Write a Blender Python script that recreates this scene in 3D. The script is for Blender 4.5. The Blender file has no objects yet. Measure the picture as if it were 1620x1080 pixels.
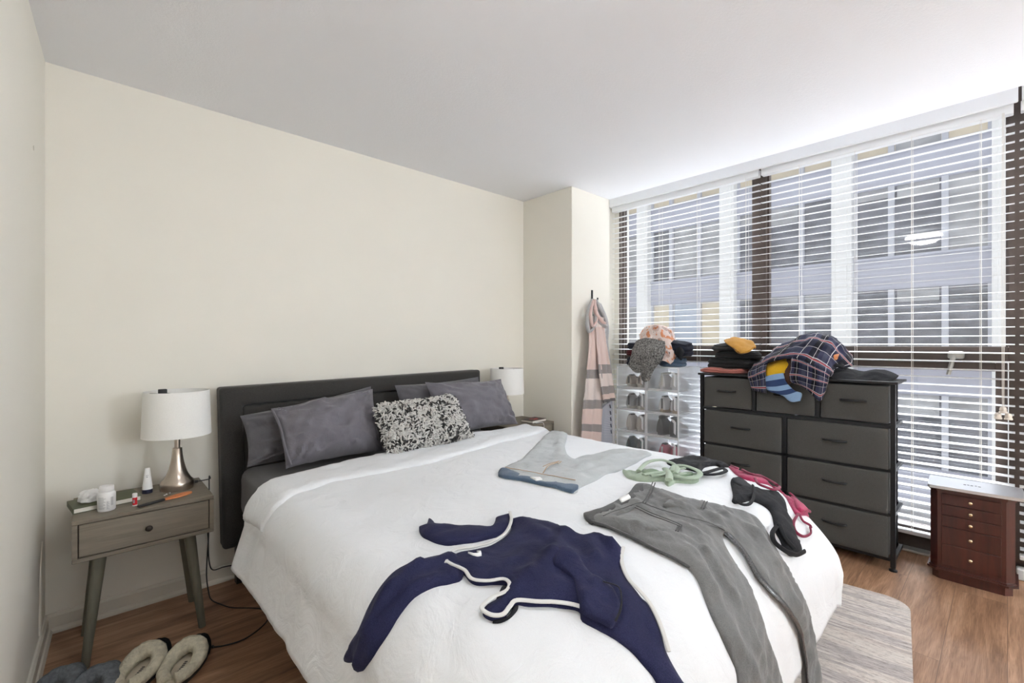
import bpy, bmesh, math, random
from mathutils import Vector, Matrix, noise, kdtree, geometry
random.seed(7)
R = math.radians
scene = bpy.context.scene
COL = scene.collection

# ------------------------------------------------------------------ materials
def nodes_of(name):
    m = bpy.data.materials.new(name); m.use_nodes = True
    nt = m.node_tree
    return m, nt, nt.nodes['Principled BSDF']

def N(nt, kind, **kw):
    n = nt.nodes.new(kind)
    for k, v in kw.items():
        if k in n.inputs: n.inputs[k].default_value = v
        else: setattr(n, k, v)
    return n

def c4(c): return (c[0], c[1], c[2], 1.)

def ramp(nt, fac, stops, interp='LINEAR'):
    r = N(nt, 'ShaderNodeValToRGB'); r.color_ramp.interpolation = interp
    els = r.color_ramp.elements
    while len(els) < len(stops): els.new(.5)
    for e, (p, c) in zip(els, stops): e.position = p; e.color = c4(c)
    nt.links.new(fac, r.inputs['Fac'])
    return r.outputs['Color']

def mix(nt, fac, a, b, blend='MIX'):
    m = N(nt, 'ShaderNodeMix', data_type='RGBA', blend_type=blend)
    for i, v in ((0, fac), (6, a), (7, b)):
        if hasattr(v, 'links'): nt.links.new(v, m.inputs[i])
        else: m.inputs[i].default_value = v if i == 0 else c4(v)
    return m.outputs[2]

def coords(nt, kind='Object', scale=(1, 1, 1), rot=(0, 0, 0)):
    t = N(nt, 'ShaderNodeTexCoord'); mp = N(nt, 'ShaderNodeMapping')
    mp.inputs['Scale'].default_value = scale; mp.inputs['Rotation'].default_value = rot
    nt.links.new(t.outputs[kind], mp.inputs['Vector'])
    return mp.outputs['Vector']

def bump(nt, b, height, strength=.3, dist=.002):
    n = N(nt, 'ShaderNodeBump', Strength=strength, Distance=dist)
    nt.links.new(height, n.inputs['Height']); nt.links.new(n.outputs['Normal'], b.inputs['Normal'])

def plain(name, color, rough=.6, metal=0., var=0., vscale=8., bumpv=0., bscale=200., stretch=(1, 1, 1), sheen=0., spec=.5, coord='Object', bdist=.002):
    m, nt, b = nodes_of(name)
    b.inputs['Roughness'].default_value = rough; b.inputs['Metallic'].default_value = metal
    b.inputs['Specular IOR Level'].default_value = spec
    if sheen: b.inputs['Sheen Weight'].default_value = sheen
    v = coords(nt, coord, stretch)
    if var:
        n = N(nt, 'ShaderNodeTexNoise', Scale=vscale, Detail=6.); nt.links.new(v, n.inputs['Vector'])
        c = ramp(nt, n.outputs['Fac'], [(.3, [x * (1 - var) for x in color]), (.7, [min(1, x * (1 + var)) for x in color])])
        nt.links.new(c, b.inputs['Base Color'])
    else: b.inputs['Base Color'].default_value = c4(color)
    if bumpv:
        n = N(nt, 'ShaderNodeTexNoise', Scale=bscale, Detail=4.); nt.links.new(v, n.inputs['Vector'])
        bump(nt, b, n.outputs['Fac'], bumpv, bdist)
    return m

def weave(name, c1, c2, rough=.9, scale=900., var=.15, vscale=6., sheen=.2, bs=.35):
    """cloth: fine thread speckle of two tones plus a broad wear variation"""
    m, nt, b = nodes_of(name)
    b.inputs['Roughness'].default_value = rough; b.inputs['Specular IOR Level'].default_value = .2
    b.inputs['Sheen Weight'].default_value = sheen
    v = coords(nt)
    n = N(nt, 'ShaderNodeTexNoise', Scale=scale, Detail=2.); nt.links.new(v, n.inputs['Vector'])
    c = ramp(nt, n.outputs['Fac'], [(.35, c1), (.65, c2)])
    n2 = N(nt, 'ShaderNodeTexNoise', Scale=vscale, Detail=5.); nt.links.new(v, n2.inputs['Vector'])
    k = ramp(nt, n2.outputs['Fac'], [(.3, (1 - var,) * 3), (.7, (1, 1, 1))])
    nt.links.new(mix(nt, 1., c, k, 'MULTIPLY'), b.inputs['Base Color'])
    bump(nt, b, n.outputs['Fac'], bs, .0015)
    return m

def see_through(name, color, cover, rough=.3, gloss=.1):
    """clear or milky sheet: part transparent, part diffuse, a little gloss"""
    m = bpy.data.materials.new(name); m.use_nodes = True
    nt = m.node_tree; nt.nodes.clear()
    out = N(nt, 'ShaderNodeOutputMaterial'); tr = N(nt, 'ShaderNodeBsdfTransparent')
    df = N(nt, 'ShaderNodeBsdfDiffuse', Color=c4(color)); tl = N(nt, 'ShaderNodeBsdfTranslucent', Color=c4(color))
    gl = N(nt, 'ShaderNodeBsdfGlossy', Roughness=rough)
    m0 = N(nt, 'ShaderNodeMixShader', Fac=.5); m1 = N(nt, 'ShaderNodeMixShader', Fac=cover); m2 = N(nt, 'ShaderNodeMixShader', Fac=gloss)
    L = nt.links.new
    L(df.outputs[0], m0.inputs[1]); L(tl.outputs[0], m0.inputs[2])
    L(tr.outputs[0], m1.inputs[1]); L(m0.outputs[0], m1.inputs[2])
    L(m1.outputs[0], m2.inputs[1]); L(gl.outputs[0], m2.inputs[2]); L(m2.outputs[0], out.inputs[0])
    return m

def glow(name, color, strength):
    m = bpy.data.materials.new(name); m.use_nodes = True
    nt = m.node_tree; nt.nodes.clear()
    e = N(nt, 'ShaderNodeEmission', Color=c4(color), Strength=strength); o = N(nt, 'ShaderNodeOutputMaterial')
    nt.links.new(e.outputs[0], o.inputs[0]); return m

def wood_floor():
    m, nt, b = nodes_of('oak planks')
    v = coords(nt, 'Object')
    br = N(nt, 'ShaderNodeTexBrick', offset=.37, Scale=1.)
    br.inputs['Color1'].default_value = (0, 0, 0, 1); br.inputs['Color2'].default_value = (1, 1, 1, 1)
    br.inputs['Mortar'].default_value = (.5, .5, .5, 1)
    br.inputs['Mortar Size'].default_value = .0012; br.inputs['Brick Width'].default_value = 1.22; br.inputs['Row Height'].default_value = .18
    nt.links.new(v, br.inputs['Vector'])
    # each plank shifts the grain
    add = N(nt, 'ShaderNodeVectorMath', operation='ADD'); sc = N(nt, 'ShaderNodeVectorMath', operation='SCALE')
    sc.inputs['Scale'].default_value = 3.7
    nt.links.new(br.outputs['Color'], sc.inputs[0]); nt.links.new(v, add.inputs[0]); nt.links.new(sc.outputs[0], add.inputs[1])
    mp = N(nt, 'ShaderNodeMapping'); mp.inputs['Scale'].default_value = (1.0, 9., 1.); nt.links.new(add.outputs[0], mp.inputs['Vector'])
    n1 = N(nt, 'ShaderNodeTexNoise', Scale=1.6, Detail=8., Roughness=.62, Distortion=1.4); nt.links.new(mp.outputs[0], n1.inputs['Vector'])
    mp2 = N(nt, 'ShaderNodeMapping'); mp2.inputs['Scale'].default_value = (2.5, 60., 1.); nt.links.new(add.outputs[0], mp2.inputs['Vector'])
    n2 = N(nt, 'ShaderNodeTexNoise', Scale=2.2, Detail=7., Distortion=2.2); nt.links.new(mp2.outputs[0], n2.inputs['Vector'])
    c = ramp(nt, n1.outputs['Fac'], [(.28, (.20, .106, .062)), (.45, (.36, .20, .115)), (.58, (.48, .28, .17)), (.75, (.56, .365, .24))])
    g = ramp(nt, n2.outputs['Fac'], [(.35, (.66, .62, .58)), (.6, (1, 1, 1))])
    c = mix(nt, .8, c, g, 'MULTIPLY')
    tone = ramp(nt, br.outputs['Color'], [(0, (.82, .80, .78)), (1, (1.0, 1.0, 1.0))])
    c = mix(nt, 1., c, tone, 'MULTIPLY')
    c = mix(nt, br.outputs['Fac'], c, (.17, .095, .058))
    nt.links.new(c, b.inputs['Base Color'])
    b.inputs['Roughness'].default_value = .38; b.inputs['Specular IOR Level'].default_value = .45
    bump(nt, b, n2.outputs['Fac'], .12, .001)
    return m

def wood(name, c1, c2, rough=.5, scale=3., stretch=(1, 14, 14), coat=0.):
    m, nt, b = nodes_of(name)
    v = coords(nt, 'Object', stretch)
    n = N(nt, 'ShaderNodeTexNoise', Scale=scale, Detail=7., Distortion=.9); nt.links.new(v, n.inputs['Vector'])
    nt.links.new(ramp(nt, n.outputs['Fac'], [(.3, c1), (.7, c2)]), b.inputs['Base Color'])
    b.inputs['Roughness'].default_value = rough; b.inputs['Coat Weight'].default_value = coat; b.inputs['Coat Roughness'].default_value = .2
    bump(nt, b, n.outputs['Fac'], .08, .001)
    return m

def uv_bands(name, stops, axis=1, rough=.9, fine=0., repeat=1., wob=0.):
    """cloth with stripes laid along one axis of its own UVs"""
    m, nt, b = nodes_of(name)
    t = N(nt, 'ShaderNodeTexCoord'); s = N(nt, 'ShaderNodeSeparateXYZ'); nt.links.new(t.outputs['UV'], s.inputs[0])
    f = s.outputs[axis]
    if repeat != 1.:
        k = N(nt, 'ShaderNodeMath', operation='MULTIPLY'); k.inputs[1].default_value = repeat; nt.links.new(f, k.inputs[0])
        fr = N(nt, 'ShaderNodeMath', operation='FRACT'); nt.links.new(k.outputs[0], fr.inputs[0]); f = fr.outputs[0]
    c = ramp(nt, f, stops, 'CONSTANT')
    n = N(nt, 'ShaderNodeTexNoise', Scale=700., Detail=2.); nt.links.new(t.outputs['Object'], n.inputs['Vector'])
    k = ramp(nt, n.outputs['Fac'], [(.3, (.82,) * 3), (.7, (1, 1, 1))])
    nt.links.new(mix(nt, 1., c, k, 'MULTIPLY'), b.inputs['Base Color'])
    b.inputs['Roughness'].default_value = rough; b.inputs['Specular IOR Level'].default_value = .2; b.inputs['Sheen Weight'].default_value = .15
    bump(nt, b, n.outputs['Fac'], .3, .001)
    return m

def plaid(name):
    m, nt, b = nodes_of(name)
    t = N(nt, 'ShaderNodeTexCoord'); s = N(nt, 'ShaderNodeSeparateXYZ'); nt.links.new(t.outputs['UV'], s.inputs[0])
    def band(f, rep, stops):
        k = N(nt, 'ShaderNodeMath', operation='MULTIPLY'); k.inputs[1].default_value = rep; nt.links.new(f, k.inputs[0])
        fr = N(nt, 'ShaderNodeMath', operation='FRACT'); nt.links.new(k.outputs[0], fr.inputs[0])
        return ramp(nt, fr.outputs[0], stops, 'CONSTANT')
    navy, blk, wht, red = (.032, .034, .07), (.016, .016, .025), (.50, .48, .48), (.34, .07, .08)
    z = (0, 0, 0); w = (1, 1, 1)
    base = band(s.outputs[0], 2.6, [(0, navy), (.34, blk), (.62, navy), (.8, (.05, .055, .09))])
    base2 = band(s.outputs[1], 2.6, [(0, (1, 1, 1)), (.4, (.45, .45, .5)), (.7, (1, 1, 1))])
    c = mix(nt, 1., base, base2, 'MULTIPLY')
    lu = band(s.outputs[0], 2.6, [(0, z), (.10, w), (.125, z), (.50, w), (.515, z)])
    lv = band(s.outputs[1], 2.6, [(0, z), (.15, w), (.18, z), (.27, w), (.29, z), (.72, w), (.735, z)])
    rv = band(s.outputs[1], 2.6, [(0, z), (.205, w), (.265, z)])
    c = mix(nt, lu, c, wht); c = mix(nt, rv, c, red); c = mix(nt, lv, c, wht)
    nt.links.new(c, b.inputs['Base Color']); b.inputs['Roughness'].default_value = .9; b.inputs['Specular IOR Level'].default_value = .15
    return m

def knit(name, c1, c2, scale=100.):
    m, nt, b = nodes_of(name)
    t = N(nt, 'ShaderNodeTexCoord')
    w = N(nt, 'ShaderNodeTexWave', Scale=26., Distortion=2.5, Detail=2.); nt.links.new(t.outputs['UV'], w.inputs['Vector'])
    n = N(nt, 'ShaderNodeTexNoise', Scale=scale, Detail=3.); nt.links.new(t.outputs['Object'], n.inputs['Vector'])
    a = mix(nt, .25, n.outputs['Fac'], w.outputs['Color'])
    nt.links.new(ramp(nt, a, [(.44, c1), (.57, c2)]), b.inputs['Base Color'])
    b.inputs['Roughness'].default_value = .95; b.inputs['Specular IOR Level'].default_value = .1
    bump(nt, b, a, .8, .004)
    return m

def floral(name):
    m, nt, b = nodes_of(name)
    t = N(nt, 'ShaderNodeTexCoord')
    vo = N(nt, 'ShaderNodeTexVoronoi', Scale=4.2); nt.links.new(t.outputs['UV'], vo.inputs['Vector'])
    n = N(nt, 'ShaderNodeTexNoise', Scale=9., Detail=3.); nt.links.new(t.outputs['UV'], n.inputs['Vector'])
    c = ramp(nt, n.outputs['Fac'], [(.34, (.60, .24, .12)), (.42, (.63, .51, .46)), (.58, (.66, .56, .51)), (.66, (.10, .09, .09))], 'CONSTANT')
    r = ramp(nt, vo.outputs['Distance'], [(0, (.16, .14, .14)), (.10, (.66, .56, .52)), (.20, (.20, .17, .17)), (.24, (.66, .56, .52)), (.33, (.17, .14, .14)), (.36, (1, 1, 1))], 'CONSTANT')
    nt.links.new(mix(nt, .7, c, r, 'MULTIPLY'), b.inputs['Base Color']); b.inputs['Roughness'].default_value = .9
    return m

def rug_mat():
    m, nt, b = nodes_of('striped wool rug')
    v = coords(nt, 'Object', (1, .06, 1))
    n = N(nt, 'ShaderNodeTexNoise', Scale=11., Detail=7., Roughness=.7); nt.links.new(v, n.inputs['Vector'])
    v2 = coords(nt, 'Object', (1, .25, 1))
    n2 = N(nt, 'ShaderNodeTexNoise', Scale=130., Detail=4., Roughness=.8); nt.links.new(v2, n2.inputs['Vector'])
    c = ramp(nt, n.outputs['Fac'], [(.32, (.36, .32, .31)), (.42, (.64, .56, .51)), (.49, (.74, .68, .62)), (.56, (.45, .40, .385)), (.63, (.74, .68, .63)), (.70, (.56, .50, .47))])
    k = ramp(nt, n2.outputs['Fac'], [(.33, (.5, .48, .47)), (.52, (1, 1, 1))])
    nt.links.new(mix(nt, .8, c, k, 'MULTIPLY'), b.inputs['Base Color']); b.inputs['Roughness'].default_value = 1.; b.inputs['Specular IOR Level'].default_value = .05
    bump(nt, b, n2.outputs['Fac'], .7, .004)
    return m

def ceiling_mat():
    m, nt, b = nodes_of('stippled ceiling paint')
    b.inputs['Base Color'].default_value = (.88, .89, .92, 1); b.inputs['Roughness'].default_value = .95; b.inputs['Specular IOR Level'].default_value = .1
    v = coords(nt)
    n = N(nt, 'ShaderNodeTexNoise', Scale=90., Detail=5., Roughness=.7); nt.links.new(v, n.inputs['Vector'])
    bump(nt, b, n.outputs['Fac'], .35, .004)
    return m

M = {}
M['wall'] = plain('cream wall paint', (.84, .81, .735), .9, var=.015, vscale=2., bumpv=.08, bscale=160., spec=.15)
M['ceiling'] = ceiling_mat()
M['trim'] = plain('off white trim paint', (.72, .68, .60), .55, bumpv=.05, bscale=60.)
M['floor'] = wood_floor()
M['brown_frame'] = plain('bronze window frame', (.085, .062, .052), .45, var=.2, vscale=12.)
M['rail_metal'] = plain('grey window hardware', (.50, .49, .46), .4, .5)
M['glass'] = see_through('window glass', (.9, .95, 1.), .015, .02, .05)
M['blind'] = plain('white blind slat', (.88, .885, .89), .5)
M['cord'] = plain('off white blind cord', (.78, .74, .68), .8)
M['tassel'] = plain('pale tassel', (.74, .66, .58), .5)
M['ns_wood'] = wood('grey stained wood', (.155, .13, .098), (.215, .185, .142), .55, 4.)
M['ns_leg'] = wood('grey stained leg wood', (.12, .115, .085), (.17, .16, .12), .55, 4., (10, 10, 1))
M['dark_knob'] = plain('dark bronze knob', (.05, .04, .035), .35, .7)
M['gap_shade'] = plain('painted gap shade', (.04, .033, .026), .8)
M['nickel'] = plain('brushed nickel', (.55, .48, .41), .28, 1., var=.1, vscale=30., stretch=(1, 1, .05))
M['shade'] = plain('white linen shade', (.86, .85, .82), .9, var=.03, vscale=300., bumpv=.15, bscale=500.)
M['black'] = plain('black plastic', (.018, .017, .017), .5)
M['black_wire'] = plain('black cable', (.02, .018, .018), .6)
M['headboard'] = weave('charcoal upholstery', (.034, .032, .030), (.068, .064, .060), scale=700., var=.1, vscale=3.)
M['sheet'] = weave('charcoal sheet', (.105, .10, .105), (.15, .145, .15), scale=1100., var=.1)
M['pillow'] = weave('slate pillowcase', (.142, .134, .152), (.19, .181, .204), scale=1100., var=.12, vscale=9.)
M['pillow_dark'] = weave('deep slate pillowcase', (.10, .096, .106), (.142, .136, .148), scale=1100., var=.12, vscale=9.)
def crumple(m, scale, strength, dist):
    nt = m.node_tree; b = nt.nodes['Principled BSDF']; v = coords(nt)
    n = N(nt, 'ShaderNodeTexNoise', Scale=scale, Detail=5., Roughness=.55, Distortion=1.6); nt.links.new(v, n.inputs['Vector'])
    old = b.inputs['Normal'].links[0].from_socket
    q = N(nt, 'ShaderNodeBump', Strength=strength, Distance=dist); nt.links.new(n.outputs['Fac'], q.inputs['Height']); nt.links.new(old, q.inputs['Normal']); nt.links.new(q.outputs['Normal'], b.inputs['Normal'])
    return m
M['duvet'] = weave('white cotton duvet', (.685, .695, .71), (.75, .76, .775), scale=1200., var=.03, vscale=4., sheen=.1, bs=.12)
M['tuft_light'] = plain('pale grey yarn', (.56, .545, .52), 1., var=.12, vscale=40., spec=.05)
M['tuft_dark'] = plain('charcoal yarn', (.075, .073, .072), 1., spec=.05)
M['dresser_fabric'] = weave('charcoal drawer fabric', (.066, .065, .062), (.110, .108, .101), scale=800., var=.08, vscale=5., sheen=.04)
M['dresser_frame'] = plain('black metal frame', (.012, .012, .013), .4, .2)
M['mahogany'] = wood('dark mahogany', (.040, .0085, .006), (.078, .017, .012), .3, 3., (12, 12, 1), .5)
M['brass'] = plain('satin brass', (.75, .60, .40), .25, 1.)
M['silver'] = plain('silver aluminium', (.72, .73, .76), .35, .75)
M['rug'] = rug_mat()
M['milky'] = see_through('milky clear plastic', (.93, .94, .95), .10, .15, .04)
M['milky_side'] = see_through('rippled clear plastic', (.94, .95, .96), .42, .12, .08)
M['box_frame'] = see_through('white box edge', (.93, .93, .94), .85, .3, .08)
M['navy'] = weave('navy fleece', (.013, .014, .048), (.026, .028, .078), scale=500., var=.25, vscale=8., sheen=.04)
M['navy_in'] = weave('navy fleece inside', (.008, .009, .026), (.018, .02, .05), scale=500., sheen=.04)
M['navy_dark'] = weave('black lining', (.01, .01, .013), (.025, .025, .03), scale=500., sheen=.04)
M['piping'] = plain('pale grey piping', (.62, .61, .59), .8, bumpv=.3, bscale=300.)
M['white_mark'] = plain('white print', (.8, .8, .8), .7)
M['jean_grey'] = weave('washed grey twill', (.135, .135, .132), (.22, .22, .215), scale=900., var=.3, vscale=7.)
M['jean_dark'] = weave('dark grey twill', (.045, .045, .044), (.09, .09, .088), scale=900., var=.2)
M['sequin'] = plain('glittering side stripe', (.09, .09, .09), .3, .6, var=.9, vscale=350.)
M['jean_light'] = weave('pale washed denim', (.40, .42, .425), (.49, .51, .51), scale=900., var=.12, vscale=7.)
M['denim'] = weave('blue denim', (.045, .085, .14), (.12, .17, .24), scale=700., var=.3)
M['stitch'] = plain('tan stitching', (.42, .27, .15), .9)
M['label'] = plain('white woven label', (.78, .77, .75), .8)
M['green'] = weave('sage green jersey', (.31, .38, .285), (.40, .48, .37), scale=900., var=.15)
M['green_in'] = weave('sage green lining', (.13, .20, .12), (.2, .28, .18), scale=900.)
M['black_cloth'] = weave('black jersey', (.010, .010, .012), (.024, .024, .027), scale=900., var=.2, sheen=.04)
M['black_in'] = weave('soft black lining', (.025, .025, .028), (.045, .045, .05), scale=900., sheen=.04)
M['pink'] = weave('raspberry jersey', (.32, .022, .075), (.46, .045, .125), scale=700., var=.25, vscale=14.)
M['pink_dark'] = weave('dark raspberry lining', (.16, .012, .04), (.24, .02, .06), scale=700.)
M['charcoal_knit'] = weave('charcoal cotton', (.018, .018, .019), (.04, .04, .041), scale=500., var=.3, sheen=.04)
M['dark_grey_cloth'] = weave('dark grey cotton', (.04, .042, .042), (.075, .077, .076), scale=500., var=.2, sheen=.04)
M['mustard'] = weave('mustard knit', (.52, .245, .03), (.66, .34, .06), scale=400., var=.15)
M['yellow'] = weave('yellow knit', (.72, .40, .012), (.86, .52, .025), scale=400., var=.1)
M['salmon'] = weave('salmon cotton', (.50, .17, .14), (.63, .24, .20), scale=500., var=.15)
M['orange'] = weave('orange cotton', (.58, .20, .07), (.70, .28, .11), scale=500., var=.15)
M['maroon'] = weave('maroon cotton', (.07, .012, .016), (.12, .02, .025), scale=500., sheen=.04)
M['navy_cloth'] = weave('dark navy cotton', (.014, .016, .026), (.03, .033, .05), scale=500., sheen=.04)
M['brown_cloth'] = weave('brown knit', (.05, .022, .014), (.085, .04, .025), scale=400.)
M['plaid'] = plaid('navy plaid flannel')
M['plaid'].node_tree.nodes['Principled BSDF'].inputs['Sheen Weight'].default_value = .1
M['knit'] = knit('grey marled knit', (.022, .022, .022), (.42, .41, .39))
M['floral'] = floral('pale floral knit')
M['blue_cuff'] = uv_bands('blue striped rib', [(0, (.25, .40, .62)), (.16, (.035, .065, .17)), (.32, (.27, .42, .64)), (.44, (.035, .065, .17)), (.60, (.27, .42, .64))], axis=1)
PK, PK2, GY, GYD = (.72, .56, .51), (.76, .66, .62), (.30, .27, .26), (.15, .14, .14)
M['scarf_left'] = uv_bands('pink scarf with grey bands', [(0, PK2), (.10, PK), (.42, GY), (.49, PK2), (.66, GY), (.73, PK), (.845, GY), (.895, PK), (.965, GYD)], axis=1)
M['scarf_right'] = uv_bands('pink scarf with wide grey bands', [(0, PK2), (.12, PK), (.47, GY), (.58, PK2), (.76, GY), (.86, PK), (.935, GYD)], axis=1)
M['robe_grey'] = weave('pale grey robe', (.40, .395, .40), (.58, .57, .575), scale=300., var=.2, vscale=30.)
M['robe_blue'] = uv_bands('blue grey woven robe', [(0, (.33, .34, .40)), (.5, (.50, .51, .56))], axis=1, repeat=44.)
M['robe_dash'] = plain('dark dashes', (.10, .10, .13), .9)
M['fur_cream'] = plain('cream shearling', (.60, .56, .44), 1., var=.15, vscale=60., bumpv=.9, bscale=140., spec=.05, bdist=.006)
M['fur_grey'] = plain('blue grey shearling', (.155, .17, .185), 1., var=.25, vscale=60., bumpv=.9, bscale=140., spec=.05, bdist=.006)
M['fur_black'] = plain('black shearling', (.022, .022, .023), 1., var=.3, vscale=60., bumpv=.9, bscale=140., spec=.05, bdist=.006)
M['insole'] = plain('beige insole', (.50, .44, .34), .95, var=.08, vscale=30., bumpv=.4, bscale=200.)
M['sole_rubber'] = plain('dark rubber sole', (.03, .028, .026), .7)
M['paper'] = plain('paper pages', (.74, .71, .64), .9, var=.1, vscale=3., stretch=(1, 1, 90))
M['book_green'] = plain('olive book cover', (.105, .115, .065), .6, var=.1)
M['tissue'] = plain('white tissue', (.84, .83, .82), .95, bumpv=.3, bscale=60.)
M['bottle'] = plain('white plastic', (.82, .81, .80), .35)
M['print_grey'] = plain('grey print', (.33, .33, .34), .7)
M['red'] = plain('red plastic', (.58, .015, .025), .35)
M['navy_cap'] = plain('dark navy cap', (.022, .024, .05), .4)
M['orange_file'] = plain('orange abrasive', (.66, .235, .09), .9, var=.1, vscale=200.)
M['dark_cover'] = plain('dark book cover', (.05, .025, .022), .4)
M['white_gloss'] = plain('white painted plastic', (.82, .82, .82), .4)
M['column_ext'] = plain('white painted concrete', (.93, .925, .91), .9, var=.04, vscale=.8)
M['spandrel'] = plain('lavender grey panel', (.47, .475, .56), .8, var=.05, vscale=.6)
M['mullion_ext'] = plain('pale grey mullion', (.58, .59, .65), .7)
M['pane_dark'] = plain('dark office glazing', (.15, .15, .175), .22, var=.55, vscale=.9, stretch=(1, 1, 2.2))
M['pane_mid'] = plain('grey office glazing', (.42, .42, .43), .25, var=.35, vscale=.8, stretch=(1, 1, 2.))
M['pane_cream'] = plain('cream window shade', (.78, .68, .50), .6, var=.1, vscale=.5)
M['pane_blue'] = plain('pale blue window shade', (.50, .55, .63), .5, var=.1, vscale=.5)

crumple(M['duvet'], 9., .35, .02); crumple(M['pillow'], 14., .35, .015); crumple(M['pillow_dark'], 14., .35, .015)
crumple(M['jean_grey'], 30., .4, .008); crumple(M['jean_light'], 26., .3, .008); crumple(M['navy'], 22., .3, .008)
for k in ('charcoal_knit', 'dark_grey_cloth', 'black_cloth', 'green', 'pink'): crumple(M[k], 35., .4, .006)
# ------------------------------------------------------------------ objects
ROOT = {}
def thing(name, label, cat, loc=(0, 0, 0), rotz=0., group=None, kind=None):
    o = bpy.data.objects.new(name, None); COL.objects.link(o)
    o.location = loc; o.rotation_euler = (0, 0, rotz); o.empty_display_size = .1
    if label: o['label'] = label
    if cat: o['category'] = cat
    if group: o['group'] = group
    if kind: o['kind'] = kind
    return o

def tag(o, label, cat, group=None):
    o['label'] = label; o['category'] = cat
    if group: o['group'] = group
    return o

def base_of(o):
    while o.parent is not None: o = o.parent
    return Vector(o.location) if o.type == 'EMPTY' else Vector((0, 0, 0))

def obj(name, bm, material, parent=None, local=False, smooth=True, label=None, angle=40):
    """link a bmesh as one mesh object; world coordinates unless local"""
    if parent is not None and not local:
        bmesh.ops.translate(bm, verts=bm.verts, vec=-base_of(parent))
    bmesh.ops.recalc_face_normals(bm, faces=bm.faces)
    me = bpy.data.meshes.new(name); bm.to_mesh(me); bm.free()
    mats = material if isinstance(material, (list, tuple)) else [material]
    for m in mats: me.materials.append(m)
    if smooth:
        for p in me.polygons: p.use_smooth = True
        if angle < 180: me.set_sharp_from_angle(angle=R(angle))
    o = bpy.data.objects.new(name, me); COL.objects.link(o)
    if parent is not None: o.parent = parent
    if label: o['label'] = label
    return o

def centred(o):
    """move a single-mesh thing's origin to its base"""
    me = o.data
    vs = [v.co for v in me.vertices]
    c = Vector((sum(v.x for v in vs) / len(vs), sum(v.y for v in vs) / len(vs), min(v.z for v in vs)))
    me.transform(Matrix.Translation(-c)); o.location = c
    return o

def struct(name, bm, m, parent=None, **kw):
    o = obj(name, bm, m, parent, **kw)
    if parent is None: o['kind'] = 'structure'
    return o

def dup(root, loc, label=None, rotz=None):
    r = root.copy(); COL.objects.link(r); r.location = loc
    if rotz is not None: r.rotation_euler = (0, 0, rotz)
    if label: r['label'] = label
    for ch in list(root.children):
        c = ch.copy(); COL.objects.link(c); c.parent = r
        for g in list(ch.children):
            d = g.copy(); COL.objects.link(d); d.parent = c
    return r

# ------------------------------------------------------------------ shapes
def BM(): return bmesh.new()

def box(bm, x0, x1, y0, y1, z0, z1, r=0., seg=2, mtx=None, mi=0):
    res = bmesh.ops.create_cube(bm, size=1.)
    vs = res['verts']
    bmesh.ops.scale(bm, verts=vs, vec=(x1 - x0, y1 - y0, z1 - z0))
    bmesh.ops.translate(bm, verts=vs, vec=((x0 + x1) / 2, (y0 + y1) / 2, (z0 + z1) / 2))
    fs = {f for v in vs for f in v.link_faces}
    if r > 0:
        r = min(r, .49 * min(x1 - x0, y1 - y0, z1 - z0))
        es = list({e for v in vs for e in v.link_edges})
        q = bmesh.ops.bevel(bm, geom=es, offset=r, segments=seg, affect='EDGES', profile=.5)
        vs = list({v for f in q['faces'] for v in f.verts} | {v for v in vs if v.is_valid})
        fs = {f for v in vs for f in v.link_faces}
    if mtx is not None: bmesh.ops.transform(bm, matrix=mtx, verts=vs)
    for f in fs: f.material_index = mi
    return vs

def boxbm(*a, **k):
    bm = BM(); box(bm, *a, **k); return bm

def lathe(bm, prof, c=(0, 0, 0), n=32, mi=0, cap=True):
    rings = []
    for r, z in prof:
        rings.append([bm.verts.new((c[0] + r * math.cos(2 * math.pi * i / n), c[1] + r * math.sin(2 * math.pi * i / n), c[2] + z)) for i in range(n)])
    for a, b in zip(rings, rings[1:]):
        for i in range(n):
            f = bm.faces.new((a[i], a[(i + 1) % n], b[(i + 1) % n], b[i])); f.material_index = mi
    if cap:
        bm.faces.new(rings[0][::-1]).material_index = mi
        bm.faces.new(rings[-1]).material_index = mi
    return rings

def cone(bm, p, q, r0, r1, n=16, cap=True):
    tube(bm, [p, q], [r0, r1], n, cap)

def smooth_path(pts, k=6, closed=False):
    pts = [Vector(p) for p in pts]; n = len(pts); out = []
    if n < 3 and not closed: return pts
    for i in range(n if closed else n - 1):
        p0 = pts[(i - 1) % n] if closed or i > 0 else pts[0]
        p1, p2 = pts[i], pts[(i + 1) % n]
        p3 = pts[(i + 2) % n] if closed or i + 2 < n else pts[-1]
        for j in range(k):
            t = j / k
            out.append(.5 * ((2 * p1) + (p2 - p0) * t + (2 * p0 - 5 * p1 + 4 * p2 - p3) * t * t + (3 * p1 - p0 - 3 * p2 + p3) * t ** 3))
    if not closed: out.append(pts[-1])
    return out

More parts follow.
